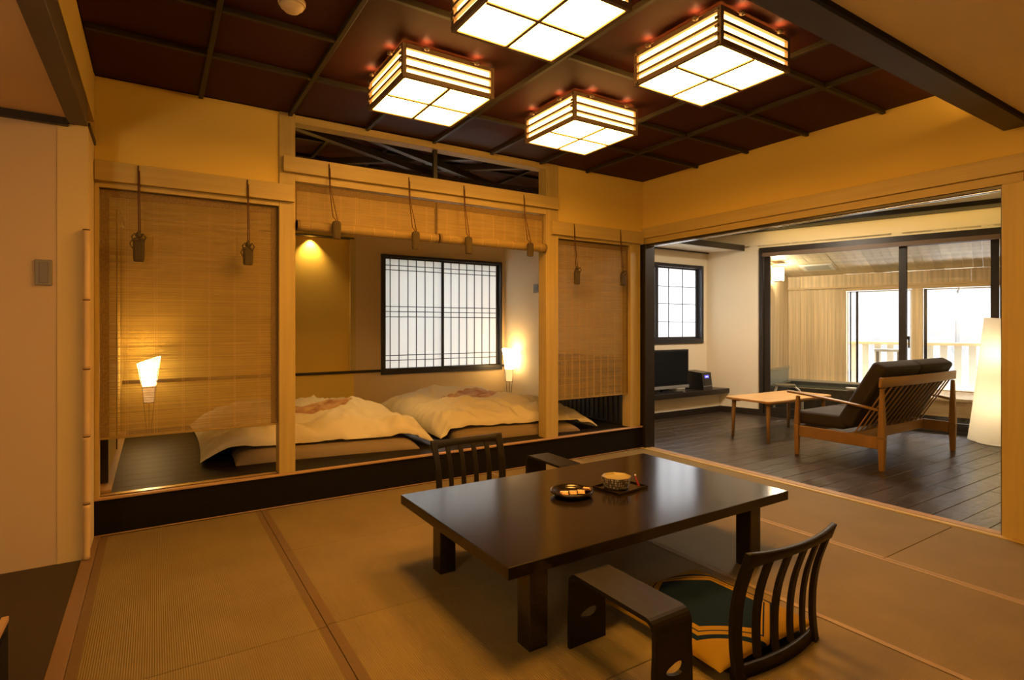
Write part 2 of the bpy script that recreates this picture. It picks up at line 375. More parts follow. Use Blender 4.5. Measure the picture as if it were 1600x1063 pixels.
sobj('trim_15', B(1.902, 4.15, 2.42, 1.935, 4.18, 2.682), M_DARKZ)                # dark strut in the transom

# --- right wall with the wide opening
sobj('wall_right', B(4.25, -1.6, 2.21, 4.36, 4.23, ZC), M_PLASTER)
sobj('wall_right.001', B(4.25, -1.6, 0.0, 4.36, 1.13, 2.21), M_PLASTER)
sobj('trim_16', B(4.215, -1.6, 2.148, 4.249, 4.118, 2.252), M_WOODY, bevel=0.002)  # long rail
sobj('trim_17', B(4.238, 1.13, 2.092, 4.36, 4.12, 2.147), M_WOODY)
sobj('trim_18', B(4.235, 1.10, 0.0, 4.36, 1.228, 2.092), M_WOODZ, bevel=0.003)     # near jamb
hd = sobj('trim_19', B(4.252, 1.23, 2.074, 4.36, 4.11, 2.091), M_DARK)               # dark head of the opening
obj('track', B(4.275, 1.23, 2.068, 4.295, 4.10, 2.076), M_ALU, hd); obj('track', B(4.315, 1.23, 2.068, 4.335, 4.10, 2.076), M_ALU, hd)
sobj('trim_20', B(4.226, 4.075, 0.0, 4.36, 4.235, 2.091), M_DARKZ, bevel=0.002)    # dark jamb
sobj('trim_21', B(4.253, 1.2285, 0.0, 4.30, 1.236, 2.09), M_DARKZ)

# --- ceilings
ce = sobj('ceiling', B(-0.40, 1.0, ZC+0.012, 4.36, 4.23, ZC+0.08), M_DARKMATTE)
XB = [-0.30, 0.25, 0.795, 1.34, 1.885, 2.42, 2.935, 3.475, 4.25]
YB = [4.12, 3.435, 2.915, 2.40, 1.865, 1.35, 1.10]
big = {(2, 1), (4, 1), (2, 3), (4, 3)}      # cells two by two that hold a lamp
done = set()
def panel(i, j, i2, j2):
    obj('ceiling_panel', B(XB[i]+.004, YB[j2]+.004, ZC, XB[i2]-.004, YB[j]-.004, ZC+0.012), M_CEIL, ce)
for i in range(8):
    for j in range(6):
        if (i, j) in done: continue
        if (i, j) in big:
            panel(i, j, i+2, j+2); done |= {(i, j), (i+1, j), (i, j+1), (i+1, j+1)}
        else: panel(i, j, i+1, j+1)
def bat(x0, y0, x1, y1): obj('batten', B(x0, y0, ZC-0.028, x1, y1, ZC+0.001), M_BATTEN, ce, bevel=0.003)
h = 0.0135
for i, x in enumerate(XB[1:-1], 1):
    if i in (3, 5):
        bat(x-h, 3.435+h, x+h, 4.11); bat(x-h, 1.10, x+h, 1.35-h)
    else: bat(x-h, 1.10, x+h, 4.11)
for j, y in enumerate(YB[1:-1], 1):
    segs = [(-0.30, 0.795), (0.795, 1.885), (1.885, 2.935), (2.935, 4.25)]
    if j in (2, 4): segs = [segs[0], segs[3]]
    for a, b in segs:
        xs = [q for q in XB if a-1e-6 <= q <= b+1e-6]
        if j not in (1, 5) and (a == 0.795 or a == 1.885): xs = [a, b]
        for p, q in zip(xs[:-1], xs[1:]): bat(p+h, y-h, q-h, y+h)
sobj('ceiling.001', B(-1.8, -1.6, 2.435, 4.36, 1.10, 2.50), M_LOWCEIL)
sobj('trim_22', B(-0.298, 1.10, 2.410, 4.25, 1.225, ZC), M_BEAM, bevel=0.003)          # beam across
sobj('trim_23', B(-0.298, 1.085, 2.41, 4.25, 1.099, 2.434), M_DARKMATTE)
sobj('ceiling.002', B(-1.8, 1.10, 2.345, -0.386, 3.76, 2.40), mat('alcove_ceiling', (0.60, 0.42, 0.24), 0.9, 0.04, (2, 2, 2)))
sobj('trim_24', B(-1.8, 3.725, 2.305, -0.386, 3.758, 2.344), M_DARKZ)
sobj('trim_25', B(-0.385, 1.226, 2.322, -0.303, 3.755, 2.46), mat('brown_beam', (0.085, 0.060, 0.040), 0.5, 0.1, (3, 3, 3)), bevel=0.003)  # beam over alcove
sobj('wall_left', B(-0.385, 1.226, 2.461, -0.301, 4.13, ZC), M_PLASTER)
sobj('trim_26', B(-0.3015, 3.757, 2.322, -0.292, 4.12, 2.345), M_DARKZ)

# --- left: alcove wall, pilaster, bamboo guard
sobj('wall_left.001', B(-1.8, 3.76, 0, -0.432, 4.13, 2.343), mat('pinkish_plaster', (0.54, 0.42, 0.28), 0.9, 0.03, (2, 2, 2)))
sobj('wall_left.002', B(-0.431, 3.757, 0, -0.302, 4.13, 2.321), mat('ochre_plaster', (0.62, 0.49, 0.24), 0.9, 0.03, (2, 2, 2)))
bg_ = MB()
zs = [0.004, 0.30, 0.66, 1.02, 1.39, 1.765]
bam = thing('corner_guard', 'split bamboo guard with dark node lines on the wall corner beside the switch wall', 'corner guard', (-0.306, 3.752, 0.004))
for a, b in zip(zs[:-1], zs[1:]):
    obj('bamboo_section', MB().lathe([(0.0175, a+.003), (0.0165, a+.02), (0.0163, b-.02), (0.0175, b-.003)], (-0.306, 3.738, 0), 14), M_BAMBOO, bam)
    obj('node', MB().lathe([(0.0165, b-.003), (0.0155, b), (0.0165, b+.003)], (-0.306, 3.738, 0), 14), M_CORD, bam)
for (x0, y0, x1, y1) in ((-1.9, -1.7, -1.8, 4.1), (-1.8, -1.7, 4.36, -1.6)):
    sobj('wall_near', B(x0, y0, 0, x1, y1, 2.6), M_PLASTER)

# --- bedroom shell
ZB = 2.98
wb = sobj('wall_back.002', B(-0.30, 6.62, 0.2, 0.95, 6.80, ZB), M_PLASTER)
wbs = MB(); wbs.box(2.0, 6.62, 0.2, 2.33, 6.80, ZB); wbs.box(2.33, 6.62, 2.135, 4.062, 6.80, ZB); wbs.box(2.33, 6.62, 0.2, 4.062, 6.80, 0.652); wbs.box(4.062, 6.62, 0.2, 4.2, 6.80, ZB)
sobj('wall_back.003', wbs, M_GREYPL)
nb = MB(); nb.box(0.95, 6.76, 0.2, 2.0, 6.84, ZB); nb.box(0.95, 6.62, 2.30, 2.0, 6.76, ZB); nb.box(0.95, 6.62, 0.2, 2.0, 6.76, 0.70)
sobj('wall_back.004', nb, M_PLASTER)
sobj('trim_27', B(0.95, 6.605, 2.285, 2.0, 6.70, 2.299), M_DARKZ)
sobj('trim_28', B(1.958, 6.615, 0.722, 2.02, 6.66, 2.30), M_WOODZ)
sobj('trim_29', B(-0.29, 6.596, 0.690, 4.095, 6.619, 0.722), M_DARK, bevel=0.002)
sobj('wall_bedroom_right', B(4.10, 4.24, 0.23, 4.20, 6.62, ZB), M_PLASTER2)
sobj('wall_bedroom_left', B(-0.40, 4.131, 0.2, -0.301, 6.8, ZB), M_PLASTER)
sobj('ceiling.003', B(-0.40, 4.23, ZB, 4.3, 6.9, ZB+0.05), M_CEIL)
for i, x in enumerate([0.25, 0.795, 1.34, 1.885, 2.42, 2.935, 3.475]):
    struct(obj('trim_%d' % (30+i), B(x-.015, 4.24, ZB-.03, x+.015, 6.62, ZB-.001), M_BATTEN))
for i, y in enumerate([4.75, 5.3, 5.85, 6.3]):
    struct(obj('trim_%d' % (37+i), B(-.3, y-.015, ZB-.029, 4.1, y+.015, ZB-.002), M_BATTEN))
# dark left closet: sliding panels with tracks along the left wall
cl = thing('closet_door', 'dark edged sliding closet door along the left wall behind the tall left blind', 'closet door', (-0.28, 5.2, 0.23))
obj('door_panel', B(-0.299, 4.45, 0.25, -0.262, 5.55, 2.2), M_PLASTER, cl)
obj('door_panel', B(-0.299, 5.56, 0.25, -0.275, 6.5, 2.2), M_PLASTER, cl)
obj('stile', B(-0.299, 4.40, 0.25, -0.250, 4.445, 2.2), M_DARKZ, cl); obj('stile', B(-0.299, 5.551, 0.25, -0.255, 5.559, 2.2), M_DARKZ, cl)
obj('stile', B(-0.299, 6.501, 0.25, -0.262, 6.53, 2.2), M_WOODZ, cl)
obj('bottom_track', B(-0.299, 4.22, 0.2285, -0.225, 6.55, 0.245), M_EDGE, cl)
obj('top_track', B(-0.299, 4.22, 2.201, -0.245, 6.55, 2.24), M_WOODY, cl)
# crossing roof beams of the bedroom
def xbeam(a, b, z=2.85, wd=0.06):
    o = obj('crossing_beam', MB().beam((a[0], a[1], z+.03), (b[0], b[1], z+.03), wd, 0.06), M_BEAM); return o
cb = [xbeam((0.62, 6.28), (3.05, 4.38)), xbeam((1.35, 6.16), (3.75, 4.12+.14), 2.85), xbeam((0.35, 4.28), (3.6, 5.90), 2.785), xbeam((1.05, 4.30), (4.05, 5.80), 2.785),
      xbeam((0.9, 5.35), (4.05, 5.05), 2.72, 0.05)]
bt = thing('roof_beam_lattice', 'dark crossing roof beams seen through the slot above the rolled blinds', 'roof beams', (2.1, 5.2, 2.9))
for o in cb:
    o.parent = bt; o.location = o.location - bt.location

# --- windows: bedroom paper window
def grid_window(name, x0, x1, z0, z1, y, sashes, M_pap, fw=0.03):
    wn = struct(bpy.data.objects.new(name, None)); COL.objects.link(wn); wn.location = ((x0+x1)/2, y, z0)
    mb = MB(); mb.box(x0, y-.03, z0, x1, y+.05, z0+fw*1.5); mb.box(x0, y-.03, z1-fw, x1, y+.05, z1)
    mb.box(x0, y-.03, z0+fw*1.5, x0+fw, y+.05, z1-fw); mb.box(x1-fw, y-.03, z0+fw*1.5, x1, y+.05, z1-fw)
    obj('window_frame', mb, M_FRAME, wn)
    for (a, b, yo, vb, hb, st) in sashes:
        zz0 = z0+fw*1.5; zz1 = z1-fw
        m2 = MB(); m2.box(a, yo, zz0, a+st, yo+.022, zz1); m2.box(b-st, yo, zz0, b, yo+.022, zz1)
        m2.box(a+st, yo, zz0, b-st, yo+.022, zz0+.03); m2.box(a+st, yo, zz1-.02, b-st, yo+.022, zz1)
        sf = obj('sash_frame', m2, M_FRAME, wn)
        obj('paper_pane', B(a+st, yo+.013, zz0+.03, b-st, yo+.015, zz1-.02), M_pap, sf)
        for x in vb: obj('muntin', B(x-.0045, yo+.001, zz0+.03, x+.0045, yo+.011, zz1-.02), M_FRAME, sf)
        for z in hb: obj('muntin', B(a+st, yo+.003, z-.0045, b-st, yo+.0125, z+.0045), M_FRAME, sf)
    return wn
HB = [2.005, 1.948, 1.495, 1.432, 1.367, 0.888, 0.826]
grid_window('window_1', 2.331, 4.056, 0.655, 2.134, 6.62,
    [(2.361, 3.185, 6.625, [2.453, 2.569, 2.688, 2.80, 2.919, 3.038], HB, 0.034), (3.147, 4.026, 6.650, [3.301, 3.42, 3.535, 3.652, 3.77, 3.889], HB, 0.03)], M_SHOJI)
grid_window('window_2', 5.15, 6.85, 1.0, 2.14, 5.47,
    [(5.19, 5.93, 5.475, [5.43, 5.66], [1.819, 1.571, 1.314], 0.06), (5.86, 6.80, 5.500, [6.172, 6.464], [1.819, 1.571, 1.314], 0.05)], M_SHOJI2, 0.045)

# --- living room shell
ZL = 2.62
m = MB(); m.box(4.36, 5.46, 0, 5.15, 5.60, ZL); m.box(5.15, 5.46, 0, 6.85, 5.60, 1.0); m.box(5.15, 5.46, 2.14, 6.85, 5.60, ZL); m.box(6.85, 5.46, 0, 7.1, 5.60, ZL)
sobj('wall_living_back', m, M_PLASTER2)
sobj('wall_living_back.001', B(4.36, 5.27, 0.0, 6.99, 5.459, 0.279), M_PLASTER2)
sobj('baseboard_living_back', B(4.36, 5.255, 0.0, 6.99, 5.269, 0.085), M_DARK)
m = MB(MA); m.box(-0.30, 0, 0, 0.545, 0.12, ZL); m.box(0.545, 0, 2.347, 3.15, 0.12, ZL); m.box(3.15, 0, 0, 4.9, 0.12, ZL)
sobj('wall_living_bath', m, M_PLASTER2)
sobj('baseboard_living_bath', B(0.0, -0.012, 0, 0.545, -0.001, 0.085, MA), M_DARK)
sobj('ceiling.004', B(4.36, 0.6, ZL, 8.9, 5.6, ZL+0.06), M_LOWCEIL)
sobj('trim_41', B(-0.1, -0.03, ZL-0.045, 4.8, -0.001, ZL-0.001, MA), M_DARK)
sobj('wall_living_left', B(4.21, 4.24, 0, 4.359, 5.60, ZL), M_PLASTER2)
sobj('wall_living_near', B(4.36, 0.6, 0, 8.5, 0.7, ZL), M_PLASTER)
# soffit with dark edges over the paper window
sf = MB(); sf.prism([(4.37, 4.95), (7.09, 4.95), (6.96, 5.40), (6.955, 5.458), (4.37, 5.458)], 2.345, 2.395)
so = sobj('trim_42', sf, M_PLASTER2)
obj('dark_edge', B(4.37, 4.925, 2.325, 7.09, 4.949, 2.405), M_DARK, so); obj('dark_edge', B(4.37, 5.425, 2.328, 6.95, 5.455, 2.344), M_DARK, so)

# --- glazed sliding door in the slanted wall
dr = struct(bpy.data.objects.new('door_1', None)); COL.objects.link(dr); dr.location = MA @ Vector((1.85, 0, 0))
m = MB(MA); m.box(0.547, -0.03, 0.0, 0.60, 0.13, 2.345); m.box(0.60, -0.03, 2.27, 3.14, 0.13, 2.345); m.box(3.09, -0.03, 0, 3.14, 0.13, 2.27); m.box(0.60, -0.02, 0, 3.09, 0.13, 0.03)
obj('door_frame', m, M_DARKZ, dr)
obj('curtain_box', MB(MA).box(0.60, -0.06, 2.215, 3.09, -0.02, 2.268), mat('brown_screen_box', (0.12, 0.075, 0.045), 0.5), dr)
def sash(a, b, yo, hw):
    m = MB(MA); m.box(a, yo, 0.03, a+hw, yo+.035, 2.27); m.box(b-hw, yo, 0.03, b, yo+.035, 2.27); m.box(a+hw, yo, 0.03, b-hw, yo+.035, 0.12); m.box(a+hw, yo, 2.22, b-hw, yo+.035, 2.27)
    s = obj('sash', m, M_DARKZ, dr); obj('glass_pane', MB(MA).box(a+hw, yo+.015, 0.12, b-hw, yo+.02, 2.22), M_GLASS, s); return s
s1 = sash(0.605, 2.235, 0.012, 0.075)
s2 = sash(2.165, 3.085, 0.055, 0.075)
m = MB(MA); m.box(2.20, -0.012, 1.02, 2.245, 0.012, 1.16); m.box(2.225, -0.04, 1.09, 2.275, -0.012, 1.13); m.box(2.258, -0.04, 0.99, 2.275, -0.02, 1.13)
obj('latch', m, M_BLACK, s1)

# --- bath room beyond
sobj('floor.004', B(0.2, 0.13, -0.1, 3.6, 1.8, 0.0, MA), M_STONE)
bw = struct(bpy.data.objects.new('wall_bath_outer', None)); COL.objects.link(bw); bw.location = MA @ Vector((1.8, 1.8, 0))
x = 0.46; k = 0
while x < 1.285:
    wd = random.choice([0.075, 0.09, 0.105, 0.12]); x1 = min(x+wd, 1.29)
    obj('wall_board', B(x+.001, 1.80, 0.30, x1-.001, 1.818+random.uniform(0, .004), 1.85, MA), M_CYP, bw); x = x1
x = 0.40
while x < 3.4:
    x1 = x+0.24; obj('wall_board', B(x+.001, 1.795, 1.875, x1-.001, 1.84, 2.06, MA), M_CYP, bw); x = x1
obj('head_rail', B(0.40, 1.765, 1.845, 3.6, 1.84, 1.873, MA), M_CYPH, bw); obj('head_rail', B(1.28, 1.77, 1.80, 3.6, 1.84, 1.843, MA), M_CYPH, bw)
obj('backing', B(0.30, 1.825, -0.1, 1.29, 1.90, 2.2, MA), M_CYP, bw)
obj('sill', B(1.28, 1.74, 0.28, 3.6, 1.86, 0.345, MA), M_CYPH, bw)
obj('lower_wall', B(1.28, 1.80, 0, 3.6, 1.86, 0.279, MA), M_CYPH, bw)
obj('post', B(2.135, 1.77, 0.345, 2.262, 1.85, 1.80, MA), M_CYP, bw); obj('post', B(3.40, 1.77, 0.345, 3.6, 1.85, 1.80, MA), M_CYP, bw)
wn = struct(bpy.data.objects.new('window_3', None)); COL.objects.link(wn); wn.location = MA @ Vector((1.7, 1.85, 0.35))
for a, b in ((1.30, 2.13), (2.27, 3.39)):
    m = MB(MA)
    m.box(a, 1.82, 0.35, a+.02, 1.85, 1.79); m.box(b-.02, 1.82, 0.35, b, 1.85, 1.79); m.box(a+.02, 1.82, 1.775, b-.02, 1.85, 1.79)
    f = obj('window_frame', m, M_WHITE, wn)
    obj('glass_pane', MB(MA).box(a+.02, 1.833, 0.35, b-.02, 1.837, 1.775), M_GLASS, f)
    m = MB(MA)
    if a < 2: m.box(1.345, 1.80, 0.35, 1.36, 1.815, 1.79); m.box(1.425, 1.80, 0.35, 1.455, 1.815, 1.79)
    else: m.box(2.275, 1.80, 0.35, 2.31, 1.815, 1.79); m.box(3.05, 1.86, 0.35, 3.09, 1.875, 1.79)
    obj('sash_stile', m, M_FRAME, f)
# sloping boarded ceiling
cbm = struct(bpy.data.objects.new('ceiling.005', None)); COL.objects.link(cbm); cbm.location = MA @ Vector((1.8, 1.0, 2.1))
x = 0.2
while x < 3.6:
    x1 = x+0.105
    m = MB(MA); e = random.uniform(0, 0.003)
    sl_ = 0.165
    vs = [(x+.001, 0.0, 2.06+1.86*sl_+e), (x1-.001, 0.0, 2.06+1.86*sl_+e), (x1-.001, 1.86, 2.06+e), (x+.001, 1.86, 2.06+e)]
    vs += [(p[0], p[1], p[2]+0.02) for p in vs]
    m.add(vs, [(0,1,2,3),(4,5,6,7),(0,1,5,4),(1,2,6,5),(2,3,7,6),(3,0,4,7)])
    obj('ceiling_board', m, M_CYPC, cbm); x = x1
bl = struct(bpy.data.objects.new('wall_bath_left', None)); COL.objects.link(bl); bl.location = MA @ Vector((0.45, 1.4, 0))
y = 0.13
while y < 1.79:
    obj('wall_board', B(0.435, y+.001, 0.60, 0.455, min(y+0.19, 1.80)-.001, 2.45, MA), M_CYP, bl); y += 0.19
obj('backing', B(0.38, 0.13, 0, 0.433, 1.83, 2.45, MA), M_CYP, bl)
obj('dado', B(0.434, 0.13, 0, 0.462, 1.79, 0.565, MA), M_TILE, bl); obj('dado_cap', B(0.434, 0.13, 0.566, 0.475, 1.79, 0.598, MA), M_RAIL, bl)
sobj('wall_bath_right', B(3.6, 0.13, 0, 3.68, 1.86, 2.45, MA), M_CYP)
# balcony rail
br = thing('balcony_rail', 'pale balcony rail of flat upright boards outside the bath window', 'railing', MA @ Vector((2.4, 2.25, 0)))
obj('top_rail', B(0.9, 2.20, 0.965, 4.3, 2.29, 1.005, MA), M_CYPH, br)
x = 0.95
while x < 4.3:
    obj('baluster', B(x, 2.235, -0.3, x+0.085, 2.255, 0.964, MA), M_RAIL, br); x += 0.165
obj('bottom_rail', B(0.9, 2.22, -0.35, 4.3, 2.27, -0.301, MA), M_RAIL, br)

# --- outside: ground and hillside
sobj('ground', B(-25, 7.2, -3.2, 60, 60, -3.0), M_GRASS)
gm = MB(); n = 60; vs = []; fs = []
for i in range(n+1):
    for j in range(n+1):
        t = -34+68*i/n; b = 9+32*j/n
        p = MA @ Vector((t, b, 0)); z = -3.1 + (b-9)*0.95 + 1.3*noise.noise(Vector((t*.2, b*.2, 1)))*min(1, (b-9)*.3)
        vs.append((p.x, p.y, z))
for i in range(n):
    for j in range(n): a = i*(n+1)+j; fs.append((a, a+1, a+n+2, a+n+1))
gm.add(vs, fs, True); sobj('hillside', gm, M_HILL)
tr = MB()
for k in range(70):
    t = random.uniform(-12, 14); b = random.uniform(11, 24); p = MA @ Vector((t, b, 0)); z = -3.1+(b-9)*.95-.3
    H = random.uniform(2.5, 4.5); top = Vector((p.x+random.uniform(-.3, .3), p.y, z+H))
    tr.tube([(p.x, p.y, z), top], .06, 4, [.07, .015])
    for q in range(7):
        f = random.uniform(.35, .95); s0 = Vector((p.x, p.y, z)).lerp(top, f)
        tr.tube([s0, s0+Vector((random.uniform(-1, 1), random.uniform(-1, 1), random.uniform(.4, 1.1)))*(1.3-f)], .02, 3, [.03, .006])
tro = stuff(obj('bare_trees', tr, mat('pale_bark', (0.07, 0.07, 0.068), 0.9)))
tag(tro, 'faint pale bare trees on the hillside outside the bath window', 'trees')
def Wp_(t, b, z): return MA @ Vector((t, b, z))
# outer shell so that no sky leaks through joints
sobj('roof', B(-2.1, -1.9, 3.06, 4.4, 6.95, 3.2), M_DARKMATTE)
sobj('roof.001', B(4.4, -1.9, 2.75, 8.4, 5.62, 3.2), M_DARKMATTE)
sobj('ground.001', B(-2.1, -1.9, -0.35, 4.4, 6.95, -0.13), M_DARKMATTE)
sobj('ground.002', B(4.4, -1.9, -0.35, 8.2, 5.62, -0.13), M_DARKMATTE)
sobj('ground.003', B(-0.5, 1.92, -0.40, 6.0, 3.2, -0.355, MA), mat('bounce_floor', (0.8, 0.78, 0.72), 0.8))  # unseen pale slab added to bounce daylight up into the bath
sobj('wall_outer.005', B(4.30, 5.61, -0.13, 4.4, 6.95, 3.06), M_DARKMATTE)
sobj('wall_outer', B(-2.1, -1.9, -0.13, -1.92, 6.95, 3.06), M_DARKMATTE)
sobj('wall_outer.001', B(-1.92, 6.86, -0.13, 0.9, 6.95, 3.06), M_DARKMATTE)
sobj('wall_outer.002', B(-0.9, 3.77, 2.345, -0.39, 4.13, 3.06), M_DARKMATTE)
sobj('wall_outer.003', B(-1.9, -1.9, -0.13, 8.4, -1.72, 3.06), M_DARKMATTE)
sobj('wall_outer.004', B(8.5, 0.3, -0.13, 8.6, 2.0, 3.06), M_DARKMATTE)

# ================================================================== CEILING LAMPS
M_GLOW = emis('ceiling_spot_glow', (1, .40, .14), 130)  # for the added discs that make the ceiling spots
def make_lamp():
    t = thing('ceiling_lamp', '', 'ceiling lamp', (0, 0, ZC))
    R = 0.275; z0 = -0.20; z1 = -0.035
    obj('mount', B(-0.16, -0.16, ZC-0.034, 0.16, 0.16, ZC-0.001), M_LAMPW, t)
    # mount reaches the paper box through four short arms
    for sx in (-1, 1):
        for sy in (-1, 1):
            obj('corner_post', B(sx*(R-.022), sy*(R-.022), ZC+z0, sx*R, sy*R, ZC+z1+.012), M_LAMPW, t, bevel=0.001)
            for k in range(5):
                z = ZC+z0+0.006+k*0.038
                obj('peg', B(sx*R, sy*(R-.03), z, sx*(R+.008), sy*(R-.012), z+.012), M_LAMPW, t)
    for k in range(4):
        z = ZC+z0+0.002+k*0.0505; hh = 0.026 if k in (0,) else 0.014
        for s in (-1, 1):
            obj('slat', B(-R+.022, s*(R-.018), z, R-.022, s*R, z+hh), M_LAMPW, t)
            obj('slat', B(s*(R-.018), -R+.022, z, s*R, R-.022, z+hh), M_LAMPW, t)
    for s in (-1, 1):
        obj('side_paper', B(-R+.024, s*(R-.020), ZC+z0+.012, R-.024, s*(R-.018), ZC+z1-.004), M_LAMPS, t)
        obj('side_paper', B(s*(R-.020), -R+.024, ZC+z0+.012, s*(R-.018), R-.024, ZC+z1-.004), M_LAMPS, t)
    for sx in (-1, 1):
        for sy in (-1, 1):
            obj('bottom_paper', B(sx*.0045, sy*.0045, ZC+z0+.006, sx*(R-.022), sy*(R-.022), ZC+z0+.008), M_LAMPP, t)
    obj('cross_bar', B(-R+.022, -.008, ZC+z0, R-.022, .008, ZC+z0+.0115), M_LAMPW, t)
    obj('cross_bar', B(-.008, -R+.022, ZC+z0, .008, -.0081, ZC+z0+.0115), M_LAMPW, t)
    obj('cross_bar', B(-.008, .0081, ZC+z0, .008, R-.022, ZC+z0+.0115), M_LAMPW, t)
    obj('lid', B(-R+.024, -R+.024, ZC+z1-.002, R-.024, R-.024, ZC+z1+.0005), M_LAMPW, t)
    for s in (-1, 1):
        obj('lid_edge', B(-R+.022, s*(R-.017), ZC+z1-.002, R-.022, s*(R+.001), ZC+z1+.012), M_LAMPW, t); obj('lid_edge', B(s*(R-.017), -R+.022, ZC+z1-.002, s*(R+.001), R-.022, ZC+z1+.012), M_LAMPW, t)
    for s in (-1, 1):
        for q in (-1, 1):
            for (gx, gy) in ((q*.15, s*(R+.022)), (s*(R+.022), q*.15)):
                obj('glow_cup', MB().lathe([(.004, -.008), (.015, -.004), (.015, .008), (.0125, .008), (.0125, .003), (.001, .003)], (gx, gy, ZC+z1-.002), 10, caps=False), M_LAMPW, t)  # cup added beside the frame, screens its glowing disc from below
                obj('glow_disc', MB().lathe([(.0005, .004), (.012, .004)], (gx, gy, ZC+z1-.002), 10, caps=False), M_GLOW, t)
    return t
L0 = make_lamp(); g = 'square slatted paper lamps on the dark ceiling'
for i, (x, y, lb) in enumerate([
    (1.352, 3.005, 'square slatted paper ceiling lamp nearest the slot with crossing beams'),
    (2.448, 1.905, 'square slatted paper ceiling lamp nearest the dark cross beam on the right'),
    (2.475, 2.995, 'square slatted paper ceiling lamp nearest the far right ceiling corner, looks smallest'),
    (1.372, 1.935, 'square slatted paper ceiling lamp cut by the top edge of the photo')]):
    o = L0 if i == 0 else copy_tree(L0)
    o.location = (x, y, ZC); o['label'] = lb; o['group'] = g

sd = thing('smoke_detector', 'small round cream detector on the dark ceiling by the top edge', 'smoke detector', (0.53, 2.70, ZC))
obj('base_plate', MB().lathe([(.058, -.018), (.060, -.012), (.060, 0)], (0.53, 2.70, ZC-.001)), M_DETECT, sd)
obj('dome', MB().lathe([(.012, -.048), (.034, -.045), (.040, -.034), (.050, -.030), (.053, -.019)], (0.53, 2.70, ZC-.001)), M_DETECT, sd)

# recessed niche spotlight and bedroom ceiling downlight
def downlight(loc, label, r=.035):
    t = thing('downlight', label, 'downlight', loc)
    obj('ring', MB().lathe([(r, -.004), (r+.012, -.004), (r+.012, 0), (r, 0)], loc, 24, caps=False), M_DETECT, t)
    obj('bulb', MB().lathe([(r*.95, -.002), (r*.95, 0)], loc, 20), emis('downlight_bulb', (1, .75, .4), 25), t)
    return t
downlight((1.86, 5.60, ZB-.031+.03), 'round lit downlight on the bedroom ceiling seen through the beam slot')
nl = thing('niche_light', 'small recessed light shining down the left wall niche of the bedroom', 'spotlight', (1.53, 6.70, 2.299))
obj('can', MB().lathe([(.03, -.006), (.036, -.006), (.036, -.001), (.03, -.001)], (1.53, 6.73, 2.299), 16, caps=False), M_DETECT, nl)
def light(kind, name, loc, power, color, size=.05, rot=None, **k):
    d = bpy.data.lights.new(name, kind); d.energy = power; d.color = color
    if kind != 'SUN': d.shadow_soft_size = size
    for a, b in k.items(): setattr(d, a, b)
    o = bpy.data.objects.new(name, d); COL.objects.link(o); o.location = loc
    if rot: o.rotation_euler = rot
    return o
light('SPOT', 'niche_spot', (1.53, 6.705, 2.278), SPOT_W, (1, .60, .19), .012, (math.radians(14), 0, 0), spot_size=math.radians(100), spot_blend=.9)

light('SPOT', 'downlight_beam', (1.95, 5.45, ZB-.05), 85, (1, .66, .24), .03, (math.radians(-4), math.radians(4), 0), spot_size=math.radians(44), spot_blend=.8)
# unseen fill light added behind and left of the camera, for alcove and low ceiling
el = thing('hall_fill_light', 'added fill light built as a round paper lamp in the hall behind the camera', 'lamp', (-1.35, 0.4, 0))
obj('pole', MB().tube([(-1.35, .4, .0), (-1.35, .4, 1.40)], .012, 8), M_WIRE, el); obj('base', MB().lathe([(.14, 0), (.14, .015), (.02, .02)], (-1.35, .4, 0)), M_WIRE, el)
obj('shade', MB().lathe([(.05, -.17), (.13, -.11), (.17, 0), (.13, .11), (.05, .17)], (-1.35, .4, 1.58), 24), emis('hall_fill_glow', (1, .72, .44), 46), el)
cv = thing('corner_fill_light', 'added strip light, hidden behind the dark cross beam brightening the wall corner', 'fill light', (3.8, 1.24, 2.56))  # added unseen strip; its shelf bounds the glow on the wall corner
obj('shelf', B(3.35, 1.226, 2.56, 4.20, 1.275, 2.568), M_DARKMATTE, cv); obj('strip', B(3.40, 1.234, 2.5685, 4.20, 1.250, 2.573), emis('corner_fill_glow', (1, .50, .09), 75), cv)
# ================================================================== BLINDS
def reeds(x0, x1, z0, z1, y, parent, m, pitch=0.0042, cover=0.66, name='bamboo_reeds'):
    mb = MB(); z = z0; rr = random.Random(int(x0*100)+3)
    while z < z1-pitch:
        hh = pitch*(cover+rr.uniform(-.16, .22)); dy = rr.uniform(-.0006, .0006); dz = rr.uniform(-.0004, .0004)
        mb.box(x0, y+dy, z, x1, y+dy+.0012, z+hh); z += pitch
    return stuff(obj(name, mb, m, parent))
def threads(x0, x1, z0, z1, y, parent, n=9, pair=0.012):
    rr = random.Random(n)
    for k in range(n):
        x = x0+(x1-x0)*(k+.5)/n
        for d in (0, pair*rr.uniform(.5, 1.2)):
            obj('stitch_thread', B(x+d, y-.0018, z0, x+d+.0016, y-.0004, z1), M_THREAD, parent)
def edging(x0, x1, z0, z1, y, parent, w=0.03, top=0.05):
    obj('edge_cloth', B(x0, y-.003, z0, x0+w, y-.0001, z1), M_CLOTHB, parent)
    obj('edge_cloth', B(x1-w, y-.003, z0, x1, y-.0001, z1), M_CLOTHB, parent)
    obj('top_cloth', B(x0+w, y-.003, z1-top, x1-w, y-.0001, z1), M_CLOTHB, parent)
